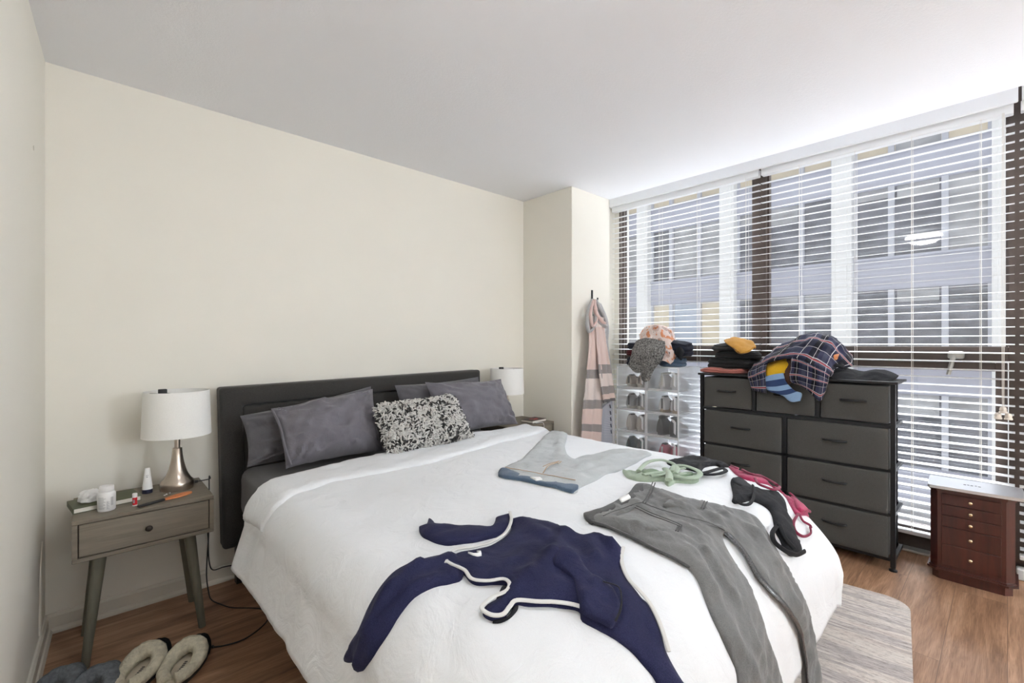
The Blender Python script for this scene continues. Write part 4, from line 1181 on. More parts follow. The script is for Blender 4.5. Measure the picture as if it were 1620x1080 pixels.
obj('label', garment_bm(t, .002, .01, .021, 0., step=.008, rnd=False), M['label'], gj, angle=180)
for t, nm in (([(1.218, 0.843), (1.353, 0.847), (1.347, 0.782), (1.361, 0.712), (1.307, 0.701), (1.225, 0.748), (1.203, 0.797)], 'pocket'), ([(1.452, 0.811), (1.521, 0.818), (1.579, 0.78), (1.619, 0.743), (1.543, 0.724), (1.485, 0.762)], 'pocket')):
    obj(nm, garment_bm(t, .0035, .006, .0175, .003, (8., 14.), .5, .011, 5., rnd=False), M['jean_grey'], gj, angle=180)
for l in ([(1.353, 0.847), (1.347, 0.782), (1.361, 0.712)], [(1.338, 0.844), (1.33, 0.779), (1.347, 0.711)], [(1.361, 0.712), (1.309, 0.7)], [(1.36, 0.717), (1.305, 0.705)], [(1.619, 0.743), (1.543, 0.724)], [(1.613, 0.749), (1.536, 0.73)],
          [(1.623, 0.932), (1.501, 0.879), (1.405, 0.844)], [(1.622, 0.942), (1.499, 0.888), (1.406, 0.854)], [(1.342, 0.861), (1.392, 0.855), (1.392, 0.821), (1.402, 0.786)], [(1.194, 0.865), (1.293, 0.867), (1.357, 0.862)], [(1.392, 0.821), (1.425, 0.742), (1.481, 0.674), (1.497, 0.64)]):
    obj('stitching', strip(l, .0022, .0225, .5, 6), M['jean_dark'], gj)
obj('side_stripe', strip([(1.51, 0.638), (1.498, 0.582), (1.48, 0.533), (1.471, 0.489), (1.484, 0.437), (1.521, 0.376), (1.568, 0.3), (1.597, 0.24), (1.606, 0.174), (1.61, 0.103)], .011, .013, .35, 8, k=8), M['sequin'], gj)
obj('side_stripe', strip([(1.16, 0.886), (1.167, 0.806), (1.174, 0.75), (1.184, 0.695), (1.206, 0.648), (1.219, 0.617)], .007, .010, .5, 8, k=8), M['jean_dark'], gj)

# pale jeans
pj = cloth_thing('jeans', 'pale washed jeans with blue denim waistband lying near the pillows', 'jeans', (1.7, 1.7))
t = [(2.243, 2.025), (2.283, 1.998), (2.28, 1.945), (2.163, 1.837), (1.944, 1.667), (1.819, 1.553), (1.743, 1.46), (1.807, 1.45), (1.87, 1.441), (2, 1.434), (2.101, 1.4), (2.13, 1.333), (2.116, 1.236), (2.002, 1.214), (1.879, 1.189), (1.712, 1.166), (1.653, 1.173), (1.515, 1.144), (1.413, 1.135), (1.366, 1.11), (1.342, 1.117), (1.334, 1.139), (1.333, 1.209), (1.318, 1.284), (1.302, 1.363), (1.277, 1.421), (1.283, 1.469), (1.338, 1.516), (1.418, 1.545), (1.506, 1.576), (1.672, 1.68), (1.873, 1.806), (2.085, 1.947)]
rl = []
for p, a, wd in (([(2.193, 1.911), (1.918, 1.688), (1.715, 1.479), (1.584, 1.394)], .008, .025), ([(2.096, 1.284), (1.88, 1.306), (1.656, 1.302), (1.455, 1.242)], .008, .025), ([(1.342, 1.463), (1.467, 1.473), (1.591, 1.443), (1.706, 1.456)], .007, .02), ([(1.724, 1.442), (1.617, 1.311), (1.568, 1.208)], .006, .02)):
    for a0, b0 in zip(p, p[1:]): rl.append((a0, b0, a, wd))
RIDGES = rl
obj('legs', garment_bm(t, .010, .014, .002, .007, (8., 18.), .4, .016, 12., ext=fold_ext), M['jean_light'], pj, angle=180)
RIDGES = []
t = [(1.344, 1.52), (1.36, 1.479), (1.35, 1.398), (1.361, 1.299), (1.382, 1.216), (1.418, 1.162), (1.394, 1.128), (1.343, 1.112), (1.333, 1.137), (1.331, 1.207), (1.315, 1.281), (1.3, 1.36), (1.277, 1.421), (1.282, 1.471)]
obj('waistband', garment_bm(t, .005, .008, .010, .002, step=.012), M['denim'], pj, angle=180)
t = [(1.33, 1.328), (1.356, 1.295), (1.346, 1.274), (1.321, 1.285)]
obj('label', garment_bm(t, .002, .01, .019, 0., step=.008, rnd=False), M['label'], pj, angle=180)
for l in ([(1.709, 1.466), (1.603, 1.403), (1.574, 1.392)], [(1.701, 1.474), (1.602, 1.416), (1.562, 1.402), (1.498, 1.387), (1.409, 1.329)], [(1.485, 1.4), (1.56, 1.415), (1.619, 1.417)], [(1.346, 1.497), (1.372, 1.406), (1.4, 1.297), (1.432, 1.173)]):
    obj('stitching', strip(l, .0022, .020, .5, 6), M['stitch'], pj)

# sage green top
gt = cloth_thing('bralette', 'sage green bralette tangled on the bed beside the pale jeans', 'bra', (2.0, 1.4))
t = [(1.734, 1.155), (1.745, 1.12), (1.763, 1.093), (1.808, 1.096), (1.811, 1.073), (1.789, 1.039), (1.801, 1), (1.84, 0.986), (1.864, 0.954), (1.926, 0.941), (1.936, 0.912), (1.847, 0.864), (1.784, 0.871), (1.751, 0.912), (1.711, 0.905), (1.679, 0.907), (1.693, 0.929), (1.723, 0.956), (1.673, 0.982), (1.648, 1.023), (1.657, 1.078)]
obj('body', garment_bm(t, .014, .012, .002, .007, (16., 24.), .3, .011, 4.), M['green'], gt, angle=180)
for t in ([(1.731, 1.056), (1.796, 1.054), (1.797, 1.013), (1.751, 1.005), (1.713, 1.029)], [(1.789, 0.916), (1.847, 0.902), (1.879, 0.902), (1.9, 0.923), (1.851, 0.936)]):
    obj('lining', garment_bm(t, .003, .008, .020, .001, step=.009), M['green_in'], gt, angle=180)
for l, r_ in (([(1.717, 1.064), (1.846, 1.106), (1.917, 1.111), (1.961, 1.086), (1.945, 1.031), (1.886, 0.975), (1.806, 0.946)], .011), ([(1.816, 0.967), (1.913, 1.005), (1.956, 0.978), (1.94, 0.919), (1.88, 0.873), (1.808, 0.862), (1.764, 0.892), (1.769, 0.933)], .012), ([(1.83, 1.004), (1.768, 0.952), (1.687, 0.909)], .015), ([(1.676, 1.016), (1.759, 0.998), (1.811, 0.971)], .010), ([(1.685, 0.989), (1.747, 0.97), (1.838, 0.977), (1.925, 0.963)], .008)):
    obj('strap', strip(l, r_, .024, .5, 8), M['green'], gt)

# black bra at the back
bb = cloth_thing('bra', 'black bra lying behind the sage green bralette', 'bra', (2.1, 1.25))
t = [(2.008, 1.094), (2.091, 1.098), (2.169, 1.084), (2.249, 1.097), (2.282, 1.056), (2.258, 1.023), (2.254, 0.977), (2.271, 0.928), (2.225, 0.897), (2.146, 0.897), (2.15, 0.925), (2.086, 0.946), (2.001, 0.93), (1.986, 0.97), (1.98, 1.035)]
obj('cup', garment_bm(t, .014, .014, .002, .006, (14., 20.), 0., .012, 7.), M['black_cloth'], bb, angle=180)
t = [(2.109, 0.973), (2.229, 0.999), (2.239, 0.965), (2.251, 0.932), (2.222, 0.907), (2.165, 0.938)]
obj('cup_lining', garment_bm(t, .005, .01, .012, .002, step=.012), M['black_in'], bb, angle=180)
obj('strap', strip([(2.077, 0.965), (1.983, 0.924), (1.931, 0.887), (1.939, 0.861), (1.992, 0.838), (2.057, 0.843), (2.087, 0.869), (2.026, 0.877), (1.966, 0.887), (1.935, 0.893)], .010, .016, .45), M['black_cloth'], bb)

# raspberry bra
pk = cloth_thing('bra', 'raspberry pink lace-up bra draped over the corner of the bed', 'bra', (2.15, .95))
t = [(2.233, 0.901), (2.239, 0.881), (2.169, 0.819), (2.259, 0.804), (2.214, 0.741), (2.194, 0.694), (2.173, 0.657), (2.148, 0.618), (2.23, 0.592), (2.197, 0.546), (2.14, 0.538), (2.023, 0.553), (1.995, 0.564), (2.057, 0.607), (2.169, 0.656), (2.238, 0.701), (2.12, 0.721), (2.066, 0.751), (2.065, 0.787), (2.149, 0.855)]
obj('body', garment_bm(t, .013, .012, .002, .006, (18., 22.), .4, .011, 9.), M['pink'], pk, angle=180)
t = [(2.189, 0.634), (2.147, 0.594), (2.205, 0.558), (2.127, 0.551), (2.028, 0.56), (2.051, 0.586)]
obj('cup', garment_bm(t, .012, .012, .016, .002, step=.011), M['pink'], pk, angle=180)
t = [(2.219, 0.891), (2.207, 0.868), (2.189, 0.843), (2.159, 0.846)]
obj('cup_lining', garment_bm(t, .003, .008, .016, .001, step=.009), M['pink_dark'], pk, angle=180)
for l, r_ in (([(2.056, 0.739), (2.006, 0.713), (2.007, 0.687), (2.04, 0.663), (2.135, 0.673), (2.144, 0.687)], .006), ([(1.999, 0.561), (1.923, 0.55), (1.882, 0.525), (1.906, 0.498), (1.958, 0.492), (1.99, 0.507)], .0055), ([(2.005, 0.559), (1.98, 0.535), (2.002, 0.512), (1.994, 0.504)], .0045), ([(2.148, 0.817), (2.111, 0.766), (2.198, 0.745), (2.144, 0.687)], .006), ([(2.077, 0.783), (2.225, 0.813), (2.2, 0.765), (2.078, 0.746)], .005), ([(2.185, 0.645), (2.173, 0.619), (2.12, 0.577), (2.197, 0.552)], .006)):
    obj('strap', strip(l, r_, .022 if r_ > .0055 else .010, .7), M['pink_dark'], pk)

# black bra in front
bf = cloth_thing('bra', 'black bra lying between the grey trousers and the raspberry bra', 'bra', (2.0, .8))
t = [(1.95, 0.786), (2.017, 0.794), (2.021, 0.772), (1.985, 0.724), (2.009, 0.695), (2.058, 0.665), (2.036, 0.621), (1.957, 0.585), (1.926, 0.549), (1.868, 0.515), (1.817, 0.467), (1.749, 0.478), (1.735, 0.502), (1.759, 0.532), (1.775, 0.56), (1.815, 0.585), (1.874, 0.622), (1.879, 0.66), (1.852, 0.685), (1.814, 0.691), (1.765, 0.702), (1.771, 0.716), (1.824, 0.732)]
obj('body', garment_bm(t, .015, .013, .002, .006, (14., 18.), .9, .012, 3.), M['black_cloth'], bf, angle=180)
t = [(1.944, 0.779), (1.99, 0.777), (1.976, 0.747), (1.954, 0.714), (1.925, 0.711), (1.902, 0.734)]
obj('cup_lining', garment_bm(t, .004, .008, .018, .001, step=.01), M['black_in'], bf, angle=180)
for l, r_ in (([(1.776, 0.714), (1.749, 0.699), (1.748, 0.68), (1.775, 0.668), (1.835, 0.674), (1.916, 0.697), (1.965, 0.717)], .006), ([(1.777, 0.57), (1.725, 0.562), (1.692, 0.536), (1.707, 0.501), (1.756, 0.474), (1.811, 0.467)], .008), ([(1.799, 0.569), (1.764, 0.53), (1.765, 0.492)], .008)):
    obj('strap', strip(l, r_, .020, .6), M['black_cloth'], bf)
# ------------------------------------------------------------------ rug
RA = R(7.)
mt = Matrix.Translation((2.874, .315, 0)) @ Matrix.Rotation(RA, 4, 'Z')
def rrect(x0, x1, y0, y1, r, n=8):
    out = []
    for cx, cy, a0 in ((x1 - r, y1 - r, 0), (x0 + r, y1 - r, 90), (x0 + r, y0 + r, 180), (x1 - r, y0 + r, 270)):
        for i in range(n + 1): a = R(a0 + 90 * i / n); out.append((cx + r * math.cos(a), cy + r * math.sin(a)))
    return out
bm = BM(); prism(bm, rrect(-1.75, 0, 0, 1.5, .10), .0005, .010)
ru = obj('area_rug', bm, M['rug'], local=True, smooth=False); ru.matrix_world = mt
tag(ru, 'flat woven rug with beige and grey stripes, half under the bed', 'rug')

# ------------------------------------------------------------------ dresser
DX0, DX1, DY0, DY1, DZ = 3.208, 3.505, .412, 1.490, 1.030
dr = thing('dresser', 'black metal dresser with charcoal fabric drawers heaped with clothes', 'dresser', ((DX0 + DX1) / 2, (DY0 + DY1) / 2, 0))
bm = BM(); box(bm, DX0 - .012, DX1 + .006, DY0 - .012, DY1 + .012, DZ - .014, DZ, .003, 2); obj('top', bm, M['dresser_frame'], dr, smooth=False)
PW = .022
for x in (DX0, DX1 - PW):
    for y in (DY0 + (.026 if x > DX0 else 0), DY1 - PW):
        bm = BM(); box(bm, x, x + PW, y, y + PW, .02, DZ - .015); lathe(bm, [(.019, 0), (.019, .008), (.010, .012), (.010, .03)], (x + PW / 2, y + PW / 2, 0), 16)
        obj('leg', bm, M['dresser_frame'], dr, smooth=False)
rows_z = [.785, .545, .305]
W = DY1 - DY0
bm = BM()
for z in rows_z + [.062]:
    for x in (DX0 + .001, DX1 - PW): box(bm, x, x + .018, DY0 + PW, DY1 - PW, z - .010, z + .008)
    for y in (DY0 + .002, DY1 - .018): box(bm, DX0 + PW, DX1 - PW, y, y + .016, z - .010, z + .008)
for f in (1 / 3, 2 / 3): box(bm, DX0 + .001, DX0 + .018, DY0 + W * f - .010, DY0 + W * f + .010, .795, DZ - .015)
box(bm, DX0 + .001, DX0 + .018, (DY0 + DY1) / 2 - .011, (DY0 + DY1) / 2 + .011, .07, .775)
obj('frame', bm, M['dresser_frame'], dr, smooth=False)
def drawer(y0, y1, z0, z1, seed):
    bm = BM(); box(bm, DX0 - .004, DX1 - .03, y0, y1, z0, z1, .006, 2)
    bmesh.ops.subdivide_edges(bm, edges=[e for e in bm.edges if e.calc_length() > .1], cuts=8, use_grid_fill=True)
    for v in bm.verts:
        if v.co.x < DX0 + .01:
            v.co.x += .0035 * nz(v.co.y * 7, v.co.z * 9, seed); v.co.z -= .003 * abs(nz(v.co.y * 5, seed)) * (v.co.z > z1 - .02)
    d = obj('drawer', bm, M['dresser_fabric'], dr)
    h = BM(); yc = (y0 + y1) / 2; zc = (z0 + z1) / 2 + .012; w = .058
    tube(h, smooth_path([(DX0 - .004, yc - w, zc), (DX0 - .018, yc - w * .8, zc), (DX0 - .025, yc, zc), (DX0 - .018, yc + w * .8, zc), (DX0 - .004, yc + w, zc)], 5), [.0065] * 21, 8)
    obj('handle', h, M['dresser_frame'], d)
for k in range(3): drawer(DY0 + W * k / 3 + (.030 if k == 0 else .016), DY0 + W * (k + 1) / 3 - (.030 if k == 2 else .016), .800, 1.004, k * 3.1)
zz = [.775, .535, .295, .055]
for z1, z0 in zip(zz, zz[1:]):
    drawer(DY0 + .030, DY0 + W / 2 - .016, z0 + .013, z1 - .003, z1 * 9); drawer(DY0 + W / 2 + .016, DY1 - .030, z0 + .013, z1 - .003, z1 * 17)

# ------------------------------------------------------------------ clothes on the dresser
def garm(name, bm, m, label, cat, group=None): return tag(centred(obj(name, bm, m, angle=180)), label, cat, group)
garm('folded_shirt', slab_bm(3.36, 1.372, DZ + .001, .25, .325, .030, 0, 2, .004, 1., .006), M['salmon'], 'folded salmon pink shirt at the bottom of the dark pile on the dresser', 'shirt')
garm('folded_sweater', slab_bm(3.38, 1.325, DZ + .033, .22, .345, .066, .05, 2, .012, 2.), M['charcoal_knit'], 'folded black sweater lowest of the dark stack on the dresser', 'sweater', None)
garm('folded_sweater', slab_bm(3.385, 1.300, DZ + .103, .20, .29, .050, -.06, 2, .012, 5.), M['charcoal_knit'], 'folded black sweater in the middle of the dark stack on the dresser', 'sweater', None)
garm('folded_sweater', slab_bm(3.395, 1.340, DZ + .157, .19, .26, .044, .10, 1, .02, 8.), M['dark_grey_cloth'], 'folded dark grey sweater on top of the stack under the mustard cloth', 'sweater', None)
bm = patch_bm([[(3.36, 1.382, 1.253), (3.37, 1.325, 1.279), (3.38, 1.26, 1.27), (3.38, 1.202, 1.243)], [(3.3, 1.345, 1.239), (3.3, 1.297, 1.248), (3.31, 1.226, 1.23), (3.31, 1.153, 1.213)], [(3.26, 1.29, 1.213), (3.25, 1.253, 1.205), (3.26, 1.199, 1.196), (3.29, 1.162, 1.205)], [(3.235, 1.247, 1.188), (3.23, 1.224, 1.171), (3.235, 1.198, 1.175), (3.25, 1.171, 1.188)]], 6, 6, .014, .005, 22., 2.)
garm('beanie', bm, M['mustard'], 'mustard knit beanie lying on top of the folded dark sweaters', 'beanie')

# plaid shirt slung over the front edge, with what shows under it
bm = patch_bm([[(3.3, 1.071, 1.122), (3.28, 1.005, 1.145), (3.28, 0.939, 1.139)], [(3.22, 1.057, 1.072), (3.205, 0.989, 1.091), (3.22, 0.926, 1.109)], [(3.178, 1.043, 1.017), (3.17, 0.985, 1.037), (3.185, 0.94, 1.054)]], 8, 8, .014, .003, 20., 4.)
sw = garm('sweater', bm, M['yellow'], 'yellow sweater with blue striped rib poking out from under the plaid shirt', 'sweater')
bm = patch_bm([[(3.176, 1.053, 1.025), (3.164, 0.998, 1.044), (3.17, 0.946, 1.055)], [(3.17, 1.048, 0.977), (3.158, 0.989, 0.986), (3.165, 0.927, 1.001)], [(3.168, 1.028, 0.939), (3.155, 0.952, 0.934), (3.16, 0.884, 0.954)], [(3.165, 0.984, 0.946), (3.155, 0.91, 0.91), (3.158, 0.843, 0.938)], [(3.166, 0.942, 0.922), (3.158, 0.898, 0.884), (3.158, 0.85, 0.892)]], 7, 7, .012, .002, 26., 6.)
bmesh.ops.translate(bm, verts=bm.verts, vec=-sw.location); obj('striped_cuff', bm, M['blue_cuff'], sw, local=True, angle=180)
bm = patch_bm([[(3.26, 0.948, 1.147), (3.24, 0.907, 1.148), (3.24, 0.879, 1.133)], [(3.19, 0.942, 1.062), (3.18, 0.904, 1.072), (3.19, 0.886, 1.08)], [(3.178, 0.952, 0.991), (3.168, 0.921, 0.982), (3.175, 0.896, 1.003)]], 7, 7, .012, .003, 20., 8.)
garm('scarf', bm, M['brown_cloth'], 'dark brown knit scarf end hanging between the yellow sweater and plaid shirt', 'scarf')
pr = [[(3.5, 0.957, 1.26), (3.5, 0.891, 1.293), (3.5, 0.82, 1.292), (3.5, 0.758, 1.275), (3.49, 0.702, 1.227), (3.47, 0.66, 1.172)],
      [(3.42, 1.025, 1.226), (3.42, 0.913, 1.284), (3.42, 0.836, 1.304), (3.42, 0.761, 1.287), (3.42, 0.714, 1.235), (3.4, 0.634, 1.121)],
      [(3.34, 1.061, 1.184), (3.32, 0.936, 1.235), (3.31, 0.836, 1.259), (3.31, 0.762, 1.247), (3.34, 0.717, 1.204), (3.36, 0.639, 1.099)],
      [(3.27, 1.108, 1.126), (3.24, 0.978, 1.179), (3.23, 0.87, 1.196), (3.22, 0.78, 1.174), (3.24, 0.733, 1.137), (3.28, 0.691, 1.084)],
      [(3.2, 1.114, 1.078), (3.19, 0.999, 1.131), (3.18, 0.89, 1.15), (3.165, 0.793, 1.107), (3.17, 0.73, 1.072), (3.2, 0.705, 1.042)]]
bm = patch_bm(pr, 10, 10, .008, .009, 17., 3.)
ps = garm('plaid_shirt', bm, M['plaid'], 'navy plaid flannel shirt slung over the front edge of the dresser', 'shirt')
fp = [[(3.185, 0.905, 1.153), (3.168, 0.853, 1.143), (3.158, 0.791, 1.111), (3.16, 0.74, 1.083), (3.185, 0.708, 1.054)],
      [(3.165, 0.906, 1.08), (3.152, 0.855, 1.075), (3.146, 0.788, 1.056), (3.148, 0.737, 1.036), (3.168, 0.708, 1.022)],
      [(3.16, 0.905, 1.011), (3.148, 0.854, 1.014), (3.14, 0.793, 0.996), (3.142, 0.739, 0.985), (3.165, 0.716, 0.985)],
      [(3.16, 0.878, 1.004), (3.148, 0.834, 0.978), (3.14, 0.799, 0.954), (3.14, 0.748, 0.903), (3.162, 0.728, 0.947)]]
bm = patch_bm(fp, 10, 10, .007, .008, 20., 13.)
bmesh.ops.translate(bm, verts=bm.verts, vec=-ps.location); obj('front_panel', bm, M['plaid'], ps, local=True, angle=180)
fp = [[(3.25, 1.14, 1.101), (3.24, 1.097, 1.115), (3.24, 1.052, 1.128)], [(3.178, 1.153, 1.036), (3.175, 1.098, 1.064), (3.185, 1.049, 1.089)], [(3.166, 1.141, 0.988), (3.16, 1.085, 1.004), (3.165, 1.046, 1.018)], [(3.166, 1.122, 0.936), (3.158, 1.077, 0.928), (3.16, 1.037, 0.923)]]
bm = patch_bm(fp, 9, 9, .007, .007, 20., 17.)
bmesh.ops.translate(bm, verts=bm.verts, vec=-ps.location); obj('sleeve', bm, M['plaid'], ps, local=True, angle=180)
garm('folded_trousers', slab_bm(3.37, .86, DZ + .001, .24, .40, .115, 0, 3, .02, 31., .03), M['black_cloth'], 'dark folded clothes bunched under the plaid shirt', 'trousers')
bm = patch_bm([[(3.4, 0.776, 1.148), (3.4, 0.749, 1.18), (3.4, 0.71, 1.188)], [(3.33, 0.741, 1.146), (3.325, 0.717, 1.17), (3.33, 0.692, 1.166)], [(3.29, 0.728, 1.136), (3.285, 0.705, 1.137), (3.3, 0.696, 1.152)]], 6, 6, .014, .003, 20., 5.)
garm('tank_top', bm, M['orange'], 'orange tank top peeping out behind the plaid shirt', 'shirt')
lg = [[(3.46, 0.756, 1.111), (3.47, 0.679, 1.082), (3.47, 0.596, 1.058), (3.47, 0.518, 1.058), (3.46, 0.44, 1.04)],
      [(3.38, 0.752, 1.094), (3.38, 0.668, 1.082), (3.38, 0.593, 1.062), (3.38, 0.51, 1.085), (3.4, 0.427, 1.044)],
      [(3.29, 0.745, 1.067), (3.29, 0.656, 1.059), (3.29, 0.583, 1.048), (3.3, 0.504, 1.066), (3.33, 0.429, 1.037)],
      [(3.225, 0.73, 1.029), (3.225, 0.643, 1.023), (3.23, 0.567, 1.023), (3.25, 0.496, 1.03), (3.28, 0.445, 1.031)]]
garm('leggings', patch_bm(lg, 8, 8, .012, .007, 15., 9.), M['black_cloth'], 'black leggings trailing over the right end of the dresser top', 'leggings')

# ------------------------------------------------------------------ clear shoe boxes
BXF, BXB, BYA, BW, BH = 3.200, 3.548, 1.650, .2705, .1765
def shoe_box():
    root = thing('shoe_box', 'x', 'box', (0, 0, 0), group='clear stacking shoe boxes')
    d = BXB - BXF; w = BW - .003; h = BH - .002; t = .0018
    b = BM(); box(b, .012, d, 0, t, .002, h); box(b, .012, d, w - t, w, .002, h); box(b, d - t, d, t, w - t, .002, h); box(b, .012, d, t, w - t, h - t, h)
    box(b, .012, d, t, w - t, 0, .002)
    obj('box_shell', b, M['milky_side'], root, local=True, smooth=False)
    f = BM(); e = .0075
    for y0, y1, z0, z1 in ((0, w, 0, e), (0, w, h - e, h), (0, e, e, h - e), (w - e, w, e, h - e)): box(f, 0, .0115, y0, y1, z0, z1)
    obj('front_frame', f, M['box_frame'], root, local=True, smooth=False)
    dr_ = obj('door', boxbm(.003, .0048, e + .001, w - e - .001, e + .001, h - e - .001), M['milky'], root, local=True, smooth=False)
    hd = BM(); prism(hd, [(.020, .030), (.034, .042), (.034, h - .060), (.052, h - .042), (.052, h - .030), (.034, h - .036), (.020, h - .052)], -.004, .0025, Matrix(((0, 0, 1, 0), (1, 0, 0, 0), (0, 1, 0, 0), (0, 0, 0, 1))))
    obj('handle', hd, M['box_frame'], dr_, local=True, smooth=False)
    return root
proto = shoe_box()
ordn = ['top', 'second', 'third', 'fourth', 'fifth', 'bottom']
for c in range(2):
    for r_ in range(6):
        loc = (BXF, BYA + (1 - c) * BW + .001, (5 - r_) * BH + .001)
        lab = 'clear plastic shoe box, %s of the %s column' % (ordn[r_] + (' one' if r_ in (0, 5) else ' from the top'), 'left hand' if c == 0 else 'right hand')
        if c == 0 and r_ == 0: proto.location = loc; proto['label'] = lab
        else: dup(proto, loc, lab)

def shoe(name, label, cat, loc, upper, sole, trim, L=.255, W2=.044, H=.105, group=None, kind='sneaker', yaw=0.):
    root = thing(name, label, cat, loc, yaw, group=group)
    n = 18
    secs = [(0., .45, .30), (.04, .72, .42), (.14, .95, .52), (.30, 1., .60), (.46, .95, .80), (.60, .88, .97), (.78, .84, 1.0), (.92, .80, 1.02), (1., .55, .95)]
    u = BM(); rings = []
    for f, wf, hf in secs:
        ring = []
        for k in range(n + 1):
            a = math.pi * k / n
            y = math.cos(a); z = math.sin(a) ** .75
            ring.append(u.verts.new((f * L, W2 * wf * y * (1 - .28 * max(0., z - .3) * (hf > .7)), .022 + (H * hf - .022) * z)))
        rings.append(ring)
    for a, b in zip(rings, rings[1:]):
        for k in range(n): u.faces.new((a[k], a[k + 1], b[k + 1], b[k]))
    u.faces.new(rings[0]); u.faces.new(rings[-1][::-1])
    obj('upper', u, upper, root, local=True)
    s = BM(); A = []; B = []
    m = 26
    for k in range(m):
        a = 2 * math.pi * k / m; x = L * (.5 - .52 * math.cos(a)); y = W2 * 1.07 * math.sin(a) * (1 - .12 * math.sin(a * .5) ** 2 * (1 if abs(a - math.pi) < 1 else 0))
        A.append(s.verts.new((x, y, 0.))); B.append(s.verts.new((x, y, .030)))
    for k in range(m): s.faces.new((A[k], A[(k + 1) % m], B[(k + 1) % m], B[k]))
    s.faces.new(A[::-1]); s.faces.new(B)
    obj('sole', s, sole, root, local=True, smooth=False)
    li = BM(); bmesh.ops.create_uvsphere(li, u_segments=20, v_segments=8, radius=1., matrix=Matrix.Translation((L * .76, 0, H * .985)) @ Matrix.Diagonal((L * .17, W2 * .52, .006, 1)))  # flat dark disc on the closed upper stands for its shaded opening
    obj('lining', li, M['black_in'], root, local=True)
    hb_ = BM(); box(hb_, L * .985, L * 1.004, -W2 * .20, W2 * .20, .030, H * .90, .003, 2)
    obj('heel_tab', hb_, trim, root, local=True)
    if kind == 'sneaker':
        l = BM()
        for i in range(5):
            f = .36 + .07 * i; hh = H * (.66 + .32 * (i / 4.)) + .002
            tube(l, [(f * L, -W2 * .42, hh - .012), (f * L - .004, 0, hh + .003), (f * L, W2 * .42, hh - .012)], .0032, 5)
        obj('laces', l, trim, root, local=True)
        for sg in (-1, 1):
            q = BM()
            tube(q, smooth_path([(.20 * L, sg * W2 * .90, .045), (.38 * L, sg * W2 * .97, .040), (.55 * L, sg * W2 * .93, .055), (.68 * L, sg * W2 * .80, .080)], 4), [.008] * 13, 6, flat=.35)
            obj('side_stripe', q, trim, root, local=True)
    else:
        o_ = BM(); tube(o_, [(L * (.66 + .30 * math.cos(2 * math.pi * k / 14)), W2 * .62 * math.sin(2 * math.pi * k / 14), H * (.985 if kind != 'boot' else 1.0)) for k in range(14)], .006, 6, closed=True)
        obj('collar', o_, trim, root, local=True)
    return root
def C(n, a, **k): return plain(n, a, .7, var=.08, vscale=20., **k)
sh_beige, sh_cream, sh_grey, sh_dark, sh_teal, sh_white, sh_pink = C('beige leather', (.46, .40, .33)), C('cream suede', (.55, .50, .45)), C('grey mesh', (.33, .34, .35)), C('charcoal suede', (.060, .060, .062)), C('teal mesh', (.035, .085, .085)), C('white leather', (.64, .64, .65)), C('pink mesh', (.60, .13, .21))
sh_gum, sh_off, sh_blk = C('gum sole', (.42, .32, .22)), C('off white sole', (.62, .60, .53)), C('black trim', (.03, .03, .032))
cells = {(0, 0): ('beige shoe with dark stripes in the top left clear box', sh_beige, sh_off, sh_blk, .095, 'sneaker', 0),
         (0, 1): ('grey and black trainer in the second clear box down, left column', sh_grey, sh_off, sh_blk, .115, 'sneaker', 0),
         (0, 2): ('cream suede trainer in the third clear box down, left column', sh_cream, sh_cream, sh_off, .125, 'sneaker', 0),
         (0, 3): ('dark teal running shoe in the fourth clear box down, left column', sh_teal, sh_teal, sh_blk, .115, 'sneaker', 0),
         (1, 0): ('white leather shoe in the top right clear box', sh_white, sh_white, sh_off, .12, 'shoe', -1),
         (1, 1): ('white and black trainer in the second clear box down, right column', sh_white, sh_gum, sh_blk, .12, 'sneaker', -1),
         (1, 2): ('charcoal ankle boot in the third clear box down, right column', sh_dark, sh_dark, sh_dark, .135, 'boot', -1),
         (1, 3): ('pink running shoe in the fourth clear box down, right column', sh_pink, sh_blk, sh_white, .105, 'sneaker', -1)}
for (c, r_), (lab, up_, so_, tr_, hh, kd_, side) in cells.items():
    z = (5 - r_) * BH + .0035; y0 = BYA + (1 - c) * BW
    ys = (y0 + .172, y0 + .078) if side == 0 else (y0 + .148, y0 + .052)
    if (c, r_) == (1, 2): ys = (y0 + .165, y0 + .062)
    for i, yy in enumerate(ys):
        lab = lab.replace(' one of the pair', '')
        bs = {'shoe': 'shoe', 'boot': 'ankle_boot', 'sneaker': 'trainer'}[kd_]
        shoe(bs, ('left ' if i == 0 else 'right ') + lab, 'shoe', (BXF + .292, yy + .036, z), up_, so_, tr_, .26, .042 if kd_ != 'boot' else .046, hh, None, kd_, math.pi + .13)

# clothes on top of the shoe boxes
ZB = 6 * BH
garm('folded_jeans', slab_bm(3.36, 1.775, ZB, .20, .19, .070, .1, 2, .012, 41.), M['denim'], 'folded blue jeans at the right of the pile on the shoe boxes', 'jeans')
garm('folded_sweatshirt', slab_bm(3.38, 2.055, ZB, .24, .24, .075, 0, 2, .01, 43.), M['navy_cloth'], 'folded dark navy sweatshirt at the bottom left of the pile on the shoe boxes', 'sweatshirt')
garm('folded_shirt', slab_bm(3.38, 2.065, ZB + .079, .22, .22, .050, .1, 2, .01, 46.), M['maroon'], 'folded maroon shirt in the pile on the shoe boxes, under the black one', 'shirt')
garm('folded_shirt', slab_bm(3.38, 2.060, ZB + .132, .22, .23, .050, -.1, 2, .01, 48.), M['navy_cloth'], 'folded black shirt on top of the maroon one on the shoe boxes', 'shirt')
garm('folded_jacket', slab_bm(3.40, 1.80, ZB + .080, .22, .29, .110, -.05, 2, .02, 51., .03), M['navy_cloth'], 'rumpled black jacket behind the patterned sweater on the shoe boxes', 'jacket')
